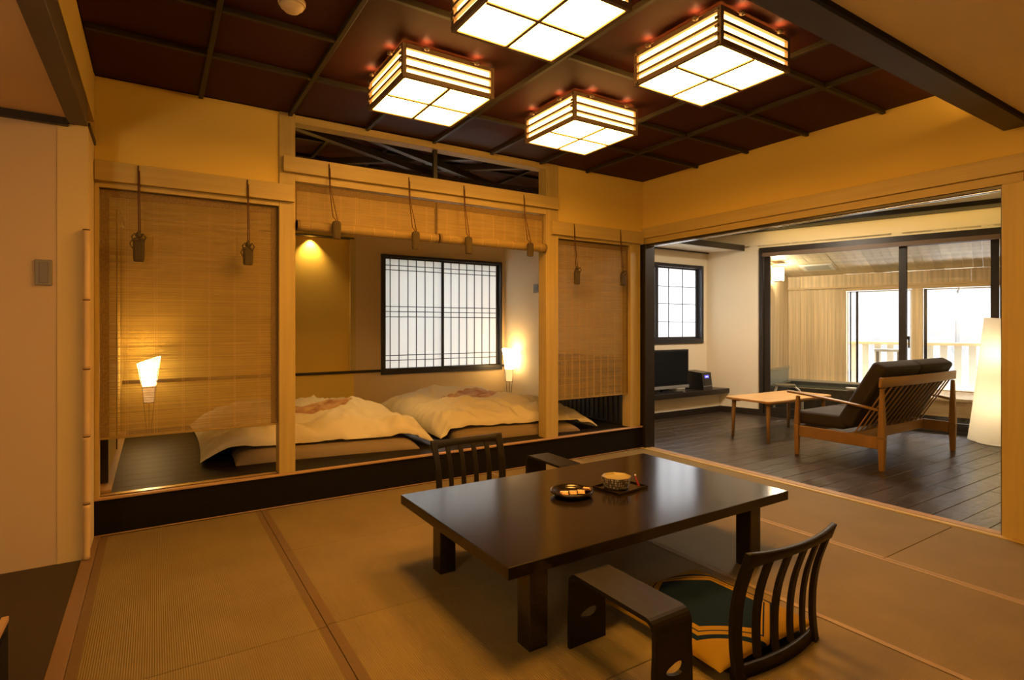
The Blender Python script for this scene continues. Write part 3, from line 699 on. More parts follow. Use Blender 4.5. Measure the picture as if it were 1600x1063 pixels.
def long_blind(x0, x1, z0, z1, y, label, n, pitch, cover, m, side=.03):
    t = thing('reed_blind', label, 'blind', ((x0+x1)/2, y, z0))
    reeds(x0, x1, z0+.014, z1, y, t, m, pitch, cover); threads(x0+.05, x1-.05, z0+.014, z1, y, t, n)
    edging(x0, x1, z0+.014, z1, y, t, side, .045)
    obj('bottom_rod', B(x0, y-.005, z0, x1, y+.005, z0+.013), M_REED, t, bevel=0.002)
    obj('head_rod', B(x0, y-.004, z1, x1, y+.004, z1+.008), M_DARK, t)
    return t
long_blind(-0.276, 0.724, 0.565, 2.078, 4.16, 'long lowered reed blind at the left with a lit bedside lamp glowing behind it', 6, .0042, .62, M_REED, .045)
long_blind(3.150, 4.060, 0.557, 2.058, 4.16, 'long lowered reed blind at the right between the pale post and the dark door jamb', 9, .0042, .66, M_REED2, .02)
def rolled(x0, x1, z0, z1, y, label):
    t = thing('rolled_blind', label, 'blind', ((x0+x1)/2, y, z0))
    reeds(x0, x1, z0+.03, z1, y, t, M_REED, .0042, .93); threads(x0+.03, x1-.03, z0+.05, z1, y, t, 9)
    edging(x0, x1, z0+.05, z1, y, t, .012, .05)
    pts = []
    for k in range(40):
        a = 2*PI*k/40; r = .036+(.0012 if k % 2 else 0); pts.append((y-.036+r*math.cos(a), z0+.036+r*math.sin(a)))
    obj('roll', MB().prism(pts, x0+.004, x1-.004, 'x'), M_REED, t)
    for s in (x0+.004, x1-.024):
        obj('roll_end_cloth', MB().prism([(y-.036+.039*math.cos(2*PI*k/20), z0+.036+.039*math.sin(2*PI*k/20)) for k in range(20)], s, s+.02, 'x'), M_CLOTHB, t)
    for k in range(7):
        x = x0+.09+k*(x1-x0-.16)/6
        obj('roll_thread', MB().prism([(y-.036+.0385*math.cos(2*PI*q/20), z0+.036+.0385*math.sin(2*PI*q/20)) for q in range(20)], x, x+.002, 'x'), M_THREAD, t)
    return t
rolled(0.838, 1.925, 1.925, 2.262, 4.16, 'rolled up reed blind, left one of the two in the middle bay')
rolled(1.932, 3.000, 1.925, 2.262, 4.16, 'rolled up reed blind, right one of the two in the middle bay')

def tassel(x, ztop, zk, zend, dx, label, group, knot):
    t = thing('blind_tassel', label, 'tassel', (x, 4.07, zend), 0, group)
    y = 4.074
    c = MB(); c.tube([(x, y+.006, ztop), (x, y, (ztop*.6+zk*.4)), (x+dx*.5, y-.01, zk+.03), (x+dx, y-.02, zk)], .0035, 6)
    c.tube([(x+.006, y+.006, ztop-.03), (x+.008, y-.002, (ztop+zk)/2+.03), (x+dx+.008, y-.02, zk)], .003, 6)
    c.lathe([(.001, 0), (.006, .006), (.006, .014), (.001, .02)], (x, y, ztop-.12), 8)
    obj('cord', c, M_CORD, t)
    xb = x+dx; W_ = .030
    rings = []
    for f, ww in ((0, .55), (.06, .9), (.15, 1.0), (.85, .98), (.97, .9), (1, .8)):
        z = zk-.0-(zk-zend)*f; r = W_*ww
        rings.append([(xb+r*cx, y-.02+r*.6*cy, z) for cx, cy in ((-1, -.6), (-.6, -1), (.6, -1), (1, -.6), (1, .6), (.6, 1), (-.6, 1), (-1, .6))])
    obj('tassel_body', MB().loft(rings, False), M_TASSEL, t, bevel=.002)
    if knot:
        k = MB()
        for s in (-1, 1):
            k.tube([(xb+s*.002, y-.03, zk-.0), (xb+s*.022, y-.038, zk+.022), (xb+s*.036, y-.034, zk+.002), (xb+s*.028, y-.034, zk-.02), (xb+s*.006, y-.04, zk-.012)], .005, 6)
        k.tube([(xb-.03, y-.03, zk-.01), (xb-.045, y-.03, zk-.04), (xb-.03, y-.034, zk-.07)], .0035, 6)
        k.lathe([(.004, 0), (.02, .012), (.014, .03), (.003, .045)], (xb, y-.025, zk-.005), 10)
        obj('knot', k, M_TASSEL, t)
    return t
TG = 'cord tassels hanging before the reed blinds'
for a in [(-.083, 2.225, 1.785, 1.640, .003, 'knotted tassel before the long left blind, nearer the alcove wall', True),
          (.521, 2.225, 1.775, 1.655, .0, 'knotted tassel before the long left blind, nearer the pale post', True),
          (1.055, 2.415, 2.005, 1.875, .045, 'first tassel from the left on the rolled middle blinds', False),
          (1.662, 2.405, 1.985, 1.845, .045, 'second tassel from the left on the rolled middle blinds', False),
          (2.142, 2.405, 1.985, 1.845, .03, 'third tassel from the left on the rolled middle blinds', False),
          (2.735, 2.405, 1.985, 1.865, .05, 'tassel at the far right of the rolled middle blinds by the post', False),
          (3.300, 2.205, 1.775, 1.640, .012, 'looped tassel before the long right blind, nearer the pale post', True),
          (3.885, 2.205, 1.775, 1.650, .008, 'looped tassel before the long right blind, nearer the dark jamb', True)]:
    tassel(*a[:6], TG, a[6])

# dark louvred panel low on the bedroom's right wall
lv = thing('louvred_panel', 'dark upright slatted panel low on the wall behind the long right blind', 'panel', (4.09, 4.8, 0.23))
obj('backing', B(4.085, 4.245, 0.235, 4.0985, 5.40, 0.93), M_RSLAT, lv)
x = 4.25
while x < 5.38: obj('slat', B(4.068, x, 0.25, 4.0845, x+.045, 0.90), M_RSLAT, lv, bevel=.002); x += .075
obj('top_rail', B(4.066, 4.245, 0.901, 4.0845, 5.40, 0.93), M_RSLAT, lv)

# ================================================================== SWITCH PLATES
sw = thing('wall_switch', 'grey framed wall switch on the brown alcove wall at the left', 'switch', (-0.486, 3.755, 1.46))
obj('plate', B(-.522, 3.750, 1.462, -.450, 3.7598, 1.596), M_PLATE, sw, bevel=.003)
obj('rocker', B(-.503, 3.745, 1.475, -.466, 3.7497, 1.583), M_PLATE2, sw, bevel=.002)
sw = thing('wall_panel', 'small dark thermostat panel on the bedroom wall above the bright lamp', 'control panel', (4.09, 5.82, 1.67))
obj('plate', B(4.088, 5.76, 1.675, 4.099, 5.885, 1.785), M_PLATE, sw, bevel=.002)
obj('display', B(4.085, 5.785, 1.70, 4.0878, 5.82, 1.765), M_PLATE2, sw); obj('display', B(4.085, 5.83, 1.70, 4.0878, 5.865, 1.765), M_PLATE2, sw)

# ================================================================== FUTONS
def sheet_mesh(corners, zf, n=(96, 104), thick=None, close=True):
    FLc, FR, BR, BL = [Vector((*c, 0)) for c in corners]
    mb = MB(); nu, nv = n; vs = []; fs = []
    for j in range(nv+1):
        for i in range(nu+1):
            s = -1+2*i/nu; t = -1+2*j/nv
            # denser near the edges
            s = math.sin(s*PI/2*.86)/math.sin(PI/2*.86); t = math.sin(t*PI/2*.86)/math.sin(PI/2*.86)
            # edges pull in between pointed corners
            si = s*(1-.035*(1-t*t)); ti = t*(1-.03*(1-s*s))
            a = (si+1)/2; b = (ti+1)/2
            p = (FLc*(1-a)+FR*a)*(1-b)+(BL*(1-a)+BR*a)*b
            vs.append((p.x, p.y, zf(s, t, p)))
    for j in range(nv):
        for i in range(nu): a = j*(nu+1)+i; fs.append((a, a+1, a+nu+2, a+nu+1))
    mb.add(vs, fs, True)
    if close:
        m = len(vs); ring = [i for i in range(nu+1)] + [j*(nu+1)+nu for j in range(1, nv+1)] + [nv*(nu+1)+i for i in range(nu-1, -1, -1)] + [j*(nu+1) for j in range(nv-1, 0, -1)]
        low = [(vs[i][0], vs[i][1], vs[i][2]-.012) for i in ring]
        k = len(mb.v); mb.v += [Vector(q) for q in low]
        for q in range(len(ring)):
            q2 = (q+1) % len(ring); mb.f.append((ring[q], ring[q2], k+q2, k+q)); mb.smooth.add(len(mb.f)-1)
    return mb
def puff(seed, H, zbase, humps, hemlift=.10, hole=None, under=None):
    def zf(s, t, p):
        e = max(0.0, 1-abs(s)**4.2)**.55 * max(0.0, 1-abs(t)**3.8)**.52
        hem = (hemlift if t < 0 else hemlift*.5)*(1-abs(s)**7)
        hem += .050*noise.noise(Vector((p.x*3.1, p.y*2, seed+9)))*(1-abs(s)**6)+.012*noise.noise(Vector((p.x*13, p.y*7, seed+2)))*(1-abs(s)**6)
        k = min(1, e*2.2)
        z = zbase + max(0, hem) + H*e
        for (hs, ht, rs, rt, hh) in humps: z += hh*math.exp(-((s-hs)/rs)**2-((t-ht)/rt)**2)*e**.5
        z += .055*noise.noise(Vector((p.x*2.3, p.y*2.3, seed)))*k
        wx = noise.noise(Vector((p.x*1.5, p.y*1.5, seed+5))); 
        r1 = 1-abs(noise.noise(Vector((p.x*4.2+wx*2, p.y*3.0-wx, seed+7))))*2.4
        z += .020*max(0, r1)**2*k
        r2 = 1-abs(noise.noise(Vector((p.x*9+wx*3, p.y*7, seed+17))))*3
        z += .008*max(0, r2)*k
        edge = max(abs(s), abs(t)); fw = max(0, (edge-.45)/.55)
        ang = p.x if abs(t) > abs(s) else p.y
        z += .024*fw*math.sin(ang*27+6*noise.noise(Vector((p.x*2.5, p.y*2.5, seed))))*(1-fw*.4)*min(1, e*3)
        if hole:
            d = ((p.x-hole[0])*math.cos(hole[4])+(p.y-hole[1])*math.sin(hole[4]))/hole[2]
            e2 = (-(p.x-hole[0])*math.sin(hole[4])+(p.y-hole[1])*math.cos(hole[4]))/hole[3]
            q = math.hypot(d, e2)
            if q < 1.0: z -= .030*min(1, (1-q)*7)
        lo = zbase
        if under:
            d = 9
            for k in range(4):
                ax, ay = under[k]; bx, by = under[(k+1) % 4]; ln = math.hypot(bx-ax, by-ay)
                d = min(d, ((bx-ax)*(p.y-ay)-(by-ay)*(p.x-ax))/ln)
            q = min(1, max(0, (d+.07)/.06)); lo = zbase+(.345-zbase)*q*q*(3-2*q)
        return max(z, lo)
    return zf
def quilt_patch(parent_zf, hole, corners, up, parent):
    # patterned quilt showing through the oval opening
    FLc, FR, BR, BL = [Vector((*c, 0)) for c in corners]
    vs = []; fs = []; nr, na = 10, 40
    def inv(x, y):
        s = t = 0.0
        for _ in range(25):
            si = s*(1-.035*(1-t*t)); ti = t*(1-.03*(1-s*s)); a = (si+1)/2; b = (ti+1)/2
            p = (FLc*(1-a)+FR*a)*(1-b)+(BL*(1-a)+BR*a)*b
            s += (x-p.x)*1.1; t += (y-p.y)*.9
        return s, t
    for r in range(nr+1):
        for k in range(na):
            a = 2*PI*k/na; rr = r/nr*.985; lx = rr*hole[2]*math.cos(a); ly = rr*hole[3]*math.sin(a)
            x = hole[0]+lx*math.cos(hole[4])-ly*math.sin(hole[4]); y = hole[1]+lx*math.sin(hole[4])+ly*math.cos(hole[4])
            s, t = inv(x, y); z = parent_zf(s, t, Vector((x, y, 0)))
            z += .016*(1-rr**2)+.004*math.sin(x*40+y*25) + (.004 if rr < .95 else -.004)
            vs.append((x, y, z))
    for r in range(nr):
        for k in range(na): fs.append((r*na+k, r*na+(k+1) % na, (r+1)*na+(k+1) % na, (r+1)*na+k))
    return obj('quilt_opening', MB().add(vs, fs, True), M_QUILT, parent)
def mattress(corners, label, z0=.2285, hh=.095):
    def zf(s, t, p):
        e = max(0.0, 1-abs(s)**10)**.5*max(0.0, 1-abs(t)**12)**.5
        return z0+.012+(hh-.012)*e+.004*noise.noise(Vector((p.x*6, p.y*6, 2)))*e
    o = obj('futon_mattress', sheet_mesh(corners, zf, (36, 40)), M_MATT, smooth=False)
    return tag(o, label, 'futon mattress')
C1 = [(0.28, 4.66), (2.02, 4.38), (2.08, 6.40), (0.30, 6.45)]
C2 = [(2.14, 4.52), (3.72, 4.24), (3.74, 6.12), (2.20, 6.50)]
Q1 = [(0.50, 4.52), (1.86, 4.34), (1.90, 6.3), (0.50, 6.35)]; Q2 = [(2.24, 4.36), (3.50, 4.24), (3.54, 6.02), (2.30, 6.28)]
mattress(Q1, 'flat brown mattress under the left white comforter on the platform')
mattress(Q2, 'flat brown mattress under the right white comforter on the platform')
h1 = (1.27, 5.28, .38, .27, .75); h2 = (2.98, 5.42, .52, .31, .45)
z1f = puff(11, .150, .262, [(-.55, .45, .5, .6, .07), (.25, .55, .3, .5, .05), (.55, -.2, .5, .6, .03)], .08, h1, Q1)
z2f = puff(23, .150, .262, [(.1, .55, .7, .4, .06), (-.75, .2, .25, .6, .05), (-.4, -.5, .4, .4, .02)], .08, h2, Q2)
f1 = thing('comforter', 'white puffy comforter with an oval patterned opening, left one beside the pale post', 'comforter', (1.15, 5.4, .26), 0, 'white comforters on the platform')
obj('cover', sheet_mesh(C1, z1f), M_LINEN, f1); quilt_patch(z1f, h1, C1, 0, f1)
f2 = thing('comforter', 'white puffy comforter with an oval patterned opening, right one under the window', 'comforter', (2.95, 5.4, .26), 0, 'white comforters on the platform')
obj('cover', sheet_mesh(C2, z2f), M_LINEN, f2); quilt_patch(z2f, h2, C2, 0, f2)

# ================================================================== BEDSIDE LAMPS
def bedlamp(x, y, rz, label):
    t = thing('bedside_lamp', label, 'lamp', (x, y, .229), rz)
    M = Matrix.Translation((x, y, .229)) @ Matrix.Rotation(rz, 4, 'Z')
    rings = []; n = 24
    def ring(z, r, slant=0):
        return [(r*math.cos(2*PI*k/n), r*math.sin(2*PI*k/n), z+slant*math.cos(2*PI*k/n)) for k in range(n)]
    def shell(za, ra, zb, rb, sl):
        m = MB(M); A = ring(za, ra); Bq = ring(zb, rb, sl); A2 = ring(za, ra-.002); B2 = ring(zb, rb-.002, sl)
        vs = A+Bq+B2+A2; fs = []
        for q in range(4):
            for k in range(n): a = (q % 4)*n+k; b = ((q+1) % 4)*n; fs.append((a, (q % 4)*n+(k+1) % n, b+(k+1) % n, b+k))
        return m.add(vs, fs, True)
    obj('shade', shell(.45, .060, .70, .098, -.035), M_BEDP, t)
    obj('lower_shade', shell(.29, .043, .449, .060, 0), M_BEDP2, t)
    obj('ring', MB(M).lathe([(.0445, .286), (.0475, .286), (.0475, .292), (.0445, .292)], (0, 0, 0), 24, caps=False), M_WIRE, t)
    for k in range(3):
        a = 2*PI*k/3+.5; c, s = math.cos(a), math.sin(a)
        obj('wire_leg', MB(M).tube([(.020*c, .020*s, .006), (.048*c, .048*s, .29), (.064*c, .064*s, .45), (.0995*c, .0995*s, .68)], .0028, 6), M_WIRE, t)
    obj('base', MB(M).lathe([(.045, 0), (.045, .008), (.02, .012)], (0, 0, 0), 20), M_WIRE, t)
    b = light('POINT', 'bedside_bulb', M @ Vector((0, 0, .66)), 5.0, (1, .55, .18), .03); return t
bedlamp(-0.045, 6.38, PI, 'slim lit cone paper lamp glowing behind the long left blind')
bedlamp(3.975, 6.28, .4, 'slim lit cone paper lamp in the bedroom corner beside the window')

# ================================================================== LOW TABLE
tb = thing('low_table', 'long low dark lacquered table with four square legs on the tatami', 'table', (1.99, 2.27, 0))
obj('tabletop', B(1.095, 1.738, .312, 2.885, 2.802, .360), M_TABLE, tb, bevel=.003, seg=2)
for x0, y0 in ((1.207, 1.762), (2.585, 1.762), (1.207, 2.555), (2.585, 2.555)):
    obj('leg', B(x0, y0, 0.0, x0+.088, y0+.088, .3119), M_TABLE, tb, bevel=.004)
obj('apron', B(1.30, 1.80, .285, 2.58, 1.825, .3115), M_TABLE, tb); obj('apron', B(1.30, 2.60, .285, 2.58, 2.625, .3115), M_TABLE, tb)

# sweets dish, tray, octagonal bowl
dish = tag(obj('round_dish', MB().lathe([(.05, 0), (.088, .004), (.112, .020), (.113, .029), (.105, .031), (.094, .020), (.07, .010), (.001, .009)], (1.850, 2.308, .3605), 36), M_TABLE, smooth=False), 'round dark wooden dish holding wrapped sweets on the low table', 'dish')
def sweet(x, y, z, rz, tilt, label):
    M = Matrix.Translation((x, y, z)) @ Matrix.Rotation(rz, 4, 'Z') @ Matrix.Rotation(tilt, 4, 'Y') @ Matrix.Scale(1.38, 4)
    t = thing('wrapped_sweet', label, 'sweet', (x, y, z), 0, 'wrapped sweets in the round dish')
    m = MB(M); rings = []
    for xx, w_, h_ in ((-.026, .013, .001), (-.020, .012, .001), (-.017, .013, .006), (0, .0145, .008), (.017, .013, .006), (.020, .012, .001), (.026, .013, .001)):
        rings.append([(xx, w_, h_*.0+.0), (xx, w_*.8, h_), (xx, -w_*.8, h_), (xx, -w_, 0), (xx, -w_*.8, -h_*.3), (xx, w_*.8, -h_*.3)])
    obj('wrapper', m.loft(rings, False), M_SWEET, t)
    obj('printed_band', B(-.006, -.0148, .0079, .006, .0148, .0086, M), M_LINEN, t)
for a in [(1.795, 2.300, .379, 1.1, 0, 'wrapped sweet at the left end of the row in the dish'), (1.838, 2.282, .380, 1.0, .12, 'wrapped sweet second from the left in the dish'),
          (1.882, 2.268, .380, .9, .1, 'wrapped sweet second from the right in the dish'), (1.922, 2.268, .388, .6, .45, 'wrapped sweet propped up on the right rim of the dish')]:
    sweet(*a)
tray = thing('small_tray', 'small dark square tray under the patterned bowl on the low table', 'tray', (2.155, 2.265, .3605), .12)
MT = wm(tray)
obj('tray_base', MB(MT).box(-.115, -.09, 0, .115, .09, .006), M_TABLE, tray, bevel=.002)
m = MB(MT); m.box(-.12, -.095, .002, -.1151, .095, .014); m.box(.1151, -.095, .002, .12, .095, .014); m.box(-.115, -.095, .002, .115, -.0901, .014); m.box(-.115, .0901, .002, .115, .095, .014)
obj('rim', m, M_TABLE, tray)
bowl = thing('octagonal_bowl', 'octagonal lidded patterned bowl with cream top on the small tray', 'bowl', (2.132, 2.272, .368))
obj('body', MB().lathe([(.058, 0), (.068, .005), (.079, .035), (.083, .062), (.079, .062), (.072, .050)], (2.132, 2.272, .367), 8, smooth=False, ph=.2), dots_mat(), bowl)
obj('inside', MB().lathe([(.001, .052), (.069, .052), (.079, .0625)], (2.132, 2.272, .367), 8, caps=False, smooth=False, ph=.2), M_BOWLIN, bowl)
rt = thing('red_tassel', 'small red tassel with a white bead hanging at the right of the patterned bowl', 'tassel', (2.22, 2.21, .375))
obj('bead', MB().lathe([(.001, -.006), (.006, 0), (.001, .006)], (2.218, 2.215, .434), 10), M_WHITE, rt)
obj('red_cord', MB().tube([(2.218, 2.215, .430), (2.221, 2.211, .415), (2.226, 2.204, .392), (2.230, 2.199, .378)], .004, 6, [.003, .004, .005, .007]), M_RED, rt)

# ================================================================== LEGLESS CHAIRS
def zaisu(x, y, rz, label, cushion=True):
    t = thing('legless_chair', label, 'chair', (x, y, 0), rz, 'dark legless floor chairs at the low table')
    M = wm(t)
    prof = [(0.0, 0.0), (.010, .06), (.015, .13), (.012, .22), (-.003, .31), (-.028, .39), (-.043, .43), (-.058, .470)]   # (forward, z)
    def _cr(p0, p1, p2, p3, u): return tuple(.5*((2*p1[i])+(-p0[i]+p2[i])*u+(2*p0[i]-5*p1[i]+4*p2[i]-p3[i])*u*u+(-p0[i]+3*p1[i]-3*p2[i]+p3[i])*u**3) for i in (0, 1))
    _q = [prof[0]]+prof+[prof[-1]]; prof = [_cr(_q[k], _q[k+1], _q[k+2], _q[k+3], u/3) for k in range(len(prof)-1) for u in range(3)]+[prof[-1]]
    def bow(xx): return .035*((xx/.27)**2)           # sides curve forward round the sitter
    def strip(x0, x1, a, b, th=.014, name='slat', flare=1.0):
        m = MB(M); rings = []
        for (f, z) in prof:
            if z < a-1e-6 or z > b+1e-6: continue
            k = 1+.06*(z/.47)
            rings.append([(x0*k, f+bow(x0), z), (x1*k, f+bow(x1), z), (x1*k, f+bow(x1)-th, z), (x0*k, f+bow(x0)-th, z)])
        return obj(name, m.loft(rings, False), M_CHAIR, t, bevel=.0025)
    W = .262
    strip(-W, -W+.042, 0, .47, name='back_post', th=.020); strip(W-.042, W, 0, .47, name='back_post', th=.020)
    for k in range(4):
        c = -W+.042+(2*W-.084)*(k+.78)/4.56*1.0
        strip(c-.016+.0, c+.016, .06, .43)
    # crest rail
    m = MB(M); rings = []; n = 16
    for i in range(n+1):
        xx = (-W+2*W*i/n)*1.06; dip = -.010*(1-(xx/.28)**2)
        f0 = -.026+bow(xx/1.06); f1 = -.060+bow(xx/1.06)
        e_ = .014*abs(xx/.28)**3; rings.append([(xx, f0-.014, .428-e_), (xx, f1, .478+dip), (xx, f1-.022, .476+dip), (xx, f0-.034, .426-e_)])
    obj('crest_rail', m.loft(rings, True), M_CHAIR, t, bevel=.003)
    m = MB(M); rings = []
    for i in range(n+1):
        xx = -W+2*W*i/n; rings.append([(xx, .012+bow(xx), .002), (xx, .012+bow(xx), .045), (xx, -.004+bow(xx), .045), (xx, -.006+bow(xx), .002)])
    obj('bottom_rail', m.loft(rings, True), M_CHAIR, t)
    # bent plywood seat
    pts = [(-.24, 0.045), (.24, 0.045), (.27, .18), (.25, .46), (.16, .53), (-.16, .53), (-.25, .46), (-.27, .18)]
    obj('seat_board', MB(M).prism(pts, .004, .018), M_CHAIR, t, bevel=.003)
    return t
c1 = zaisu(1.975, 1.205, 0, 'dark legless chair with slatted back seen from behind at the near side of the table')
c2 = zaisu(1.845, 3.430, PI, 'dark legless chair facing us across the low table, before the platform step')
def cushion(x, y, rz, label):
    t = thing('floor_cushion', label, 'cushion', (x, y, .019), rz)
    M = wm(t); n = 44; vs = []; fs = []
    R = .30
    for j in range(n+1):
        for i in range(n+1):
            s = -1+2*i/n; q = -1+2*j/n
            s = math.sin(s*PI/2*.9)/math.sin(PI/2*.9); q = math.sin(q*PI/2*.9)/math.sin(PI/2*.9)
            e = max(0, (1-abs(s)**4))**.55*max(0, (1-abs(q)**4))**.55
            rr = R*(1-.03*(1-s*s)*0)
            vs.append((s*R*(1-.04*(1-q*q)), q*R*(1-.04*(1-s*s)), .026+.050*e))
    for j in range(n):
        for i in range(n): a = j*(n+1)+i; fs.append((a, a+1, a+n+2, a+n+1))
    k = len(vs); vs += [(p[0], p[1], .052-p[2]) for p in vs]
    vs[k:] = [(p[0], p[1], max(.001, .026-(p2[2]-.026)*.55)) for p, p2 in zip(vs[k:], vs[:k])]
    fs += [tuple(q+k for q in f)[::-1] for f in fs]
    o = obj('cushion_cover', MB(M).add(vs, fs, True), zabuton_mat(), t, recenter=False)
    return t
cushion(1.955, 1.545, 0, 'yellow floor cushion with a navy hexagon pattern on the near legless chair')
cushion(1.845, 3.06, 0, 'yellow floor cushion on the far legless chair, mostly hidden by the table')

def armrest(x, y, label):
    t = thing('armrest_stand', label, 'armrest', (x, y, 0), 0, 'bent wood armrests beside the legless chairs')
    M = wm(t); W = .088; Ln = .225; H = .295; th = .016; r = .045
    # bent top: outer and inner profiles in (y, z)
    out = []; inn = []
    for k in range(7):
        a = PI-(PI/2)*k/6; out.append((-Ln+r+r*math.cos(a), H-r+r*math.sin(a))); inn.append((-Ln+r+(r-th)*math.cos(a), H-r+(r-th)*math.sin(a)))
    for k in range(7):
        a = PI/2-(PI/2)*k/6; out.append((Ln-r+r*math.cos(a), H-r+r*math.sin(a))); inn.append((Ln-r+(r-th)*math.cos(a), H-r+(r-th)*math.sin(a)))
    obj('top_board', MB(M).prism(out+inn[::-1], -W, W, 'x'), M_CHAIR, t)
    for s in (-1, 1):
        y0, y1 = (s*Ln, s*(Ln-th))
        # leg panel with a leaf-shaped cut-out, built around the hole
        n = 16; hole = []
        for k in range(n):
            a = 2*PI*k/n; hole.append((.046*math.cos(a)*(1 if abs(math.cos(a)) > .5 else .9)+.008, .115+.022*math.sin(a)*(1+.35*math.cos(a))))
        vs = []; fs = []
        WB = W+.004
        def outer(k):
            a = 2*PI*k/n; c, q = math.cos(a), math.sin(a); sc = min(1/abs(c) if abs(c) > 1e-6 else 9, 1/abs(q) if abs(q) > 1e-6 else 9)
            u_, v_ = c*sc, q*sc; z = .125+v_*.125
            return (u_*(WB if z < .13 else W), z)
        for yq in (y0, y1):
            vs += [(p[0], yq, p[1]) for p in hole] + [(outer(k)[0], yq, outer(k)[1]) for k in range(n)]
        N2 = 2*n
        for k in range(n):
            k2 = (k+1) % n
            fs += [(k, k2, n+k2, n+k), (N2+k, N2+n+k, N2+n+k2, N2+k2), (k, N2+k, N2+k2, k2), (n+k, n+k2, N2+n+k2, N2+n+k)]
        obj('leg_panel', MB(M).add(vs, fs), M_CHAIR, t)
    return t
armrest(1.445, 1.490, 'dark bent wood armrest beside the near legless chair')
armrest(2.415, 3.225, 'dark bent wood armrest behind the table beside the far legless chair')

# low cabinet at the bottom left corner
lc = thing('low_cabinet', 'dark low cabinet with a light wood edge at the bottom left corner', 'cabinet', (-0.75, 1.9, 0))
obj('carcass', B(-1.1, 1.4, 0.0, -.402, 2.42, .284), M_DARKMATTE, lc)
obj('top_board', B(-1.11, 1.39, .285, -.420, 2.43, .300), M_DARK, lc)
obj('edge_strip', B(-.4195, 1.39, .285, -.402, 2.43, .301), M_EDGE, lc)
obj('door', B(-.4015, 1.45, .02, -.398, 2.38, .27), M_DARKMATTE, lc)

# ================================================================== LIVING ROOM
# counter with TV and player
ct = thing('wall_counter', 'long dark counter shelf under the paper window carrying the television', 'shelf', (5.7, 5.3, .28))
obj('board', MB().prism([(4.365, 5.13), (7.03, 5.13), (6.945, 5.455), (4.365, 5.455)], .281, .350), M_DARK, ct, bevel=.003)
tv = thing('television', 'black flat television with silver lower edge on the dark counter', 'television', (5.82, 5.26, .351))
obj('casing', B(5.36, 5.235, .40, 6.275, 5.30, .93), M_BLACK, tv, bevel=.006)
obj('screen', B(5.395, 5.2325, .455, 6.245, 5.2349, .90), M_SCREEN, tv)
obj('silver_strip', B(5.36, 5.228, .398, 6.275, 5.2345, .440), M_SILVER, tv, bevel=.002)
obj('neck', B(5.76, 5.25, .362, 5.90, 5.29, .41), M_BLACK, tv)
obj('foot', MB().prism([(5.58, 5.17), (6.08, 5.17), (6.12, 5.25), (6.08, 5.37), (5.58, 5.37), (5.54, 5.25)], .3515, .363), M_BLACK, tv)
pl = thing('music_player', 'black upright player with a small blue display beside the television', 'audio player', (6.66, 5.27, .351))
MPL = Matrix.Translation((6.60, 5.26, .351)) @ Matrix.Rotation(.10, 4, 'Z')
m = MB(MPL); m.prism([(-.09, 0), (.24, 0), (.24, .265), (-.06, .240)], -.115, .115, 'x')
obj('body', m, M_BLACK, pl, bevel=.004)
MF = MPL @ Matrix.Translation((0, -.0895, 0)) @ Matrix.Rotation(math.atan2(-.03, .24), 4, 'X')
obj('display', MB(MF).box(-.055, -.004, .165, .045, -.001, .205), M_BLUE, pl)
obj('digits', MB(MF).box(-.035, -.0055, .178, .025, -.0042, .192), M_WHITEL, pl)
obj('silver_line', MB(MF).box(-.105, -.004, .048, .105, -.001, .055), M_SILVER, pl)
obj('slot_door', MB(MF).box(-.08, -.0035, .060, .08, -.001, .150), M_BLACK, pl)

# coffee table
k2 = thing('coffee_table', 'honey wood coffee table with rounded corners and tapered legs', 'table', (6.07, 3.77, 0), -.035)
MK = wm(k2); a_, b_ = .60, .285; r = .06; pts = []
for cx, cy, a0 in ((a_-r, b_-r, 0), (-a_+r, b_-r, PI/2), (-a_+r, -b_+r, PI), (a_-r, -b_+r, 3*PI/2)):
    for k in range(6): a = a0+PI/2*k/5; pts.append((cx+r*math.cos(a), cy+r*math.sin(a)))
obj('tabletop', MB(MK).prism(pts, .425, .450), M_TABLEW, k2, bevel=.005, seg=2)
for sx in (-1, 1):
    for sy in (-1, 1):
        obj('leg', MB(MK).tube([(sx*(a_-.08), sy*(b_-.06), 0), (sx*(a_-.085), sy*(b_-.065), .2), (sx*(a_-.09), sy*(b_-.07), .4245)], .02, 12, [.015, .020, .024]), M_SOFAW, k2)
[obj('apron', MB(MK).box(-.48, y-.01, .395, .48, y+.01, .4245), M_SOFAWX, k2) for y in (-.205, .205)]

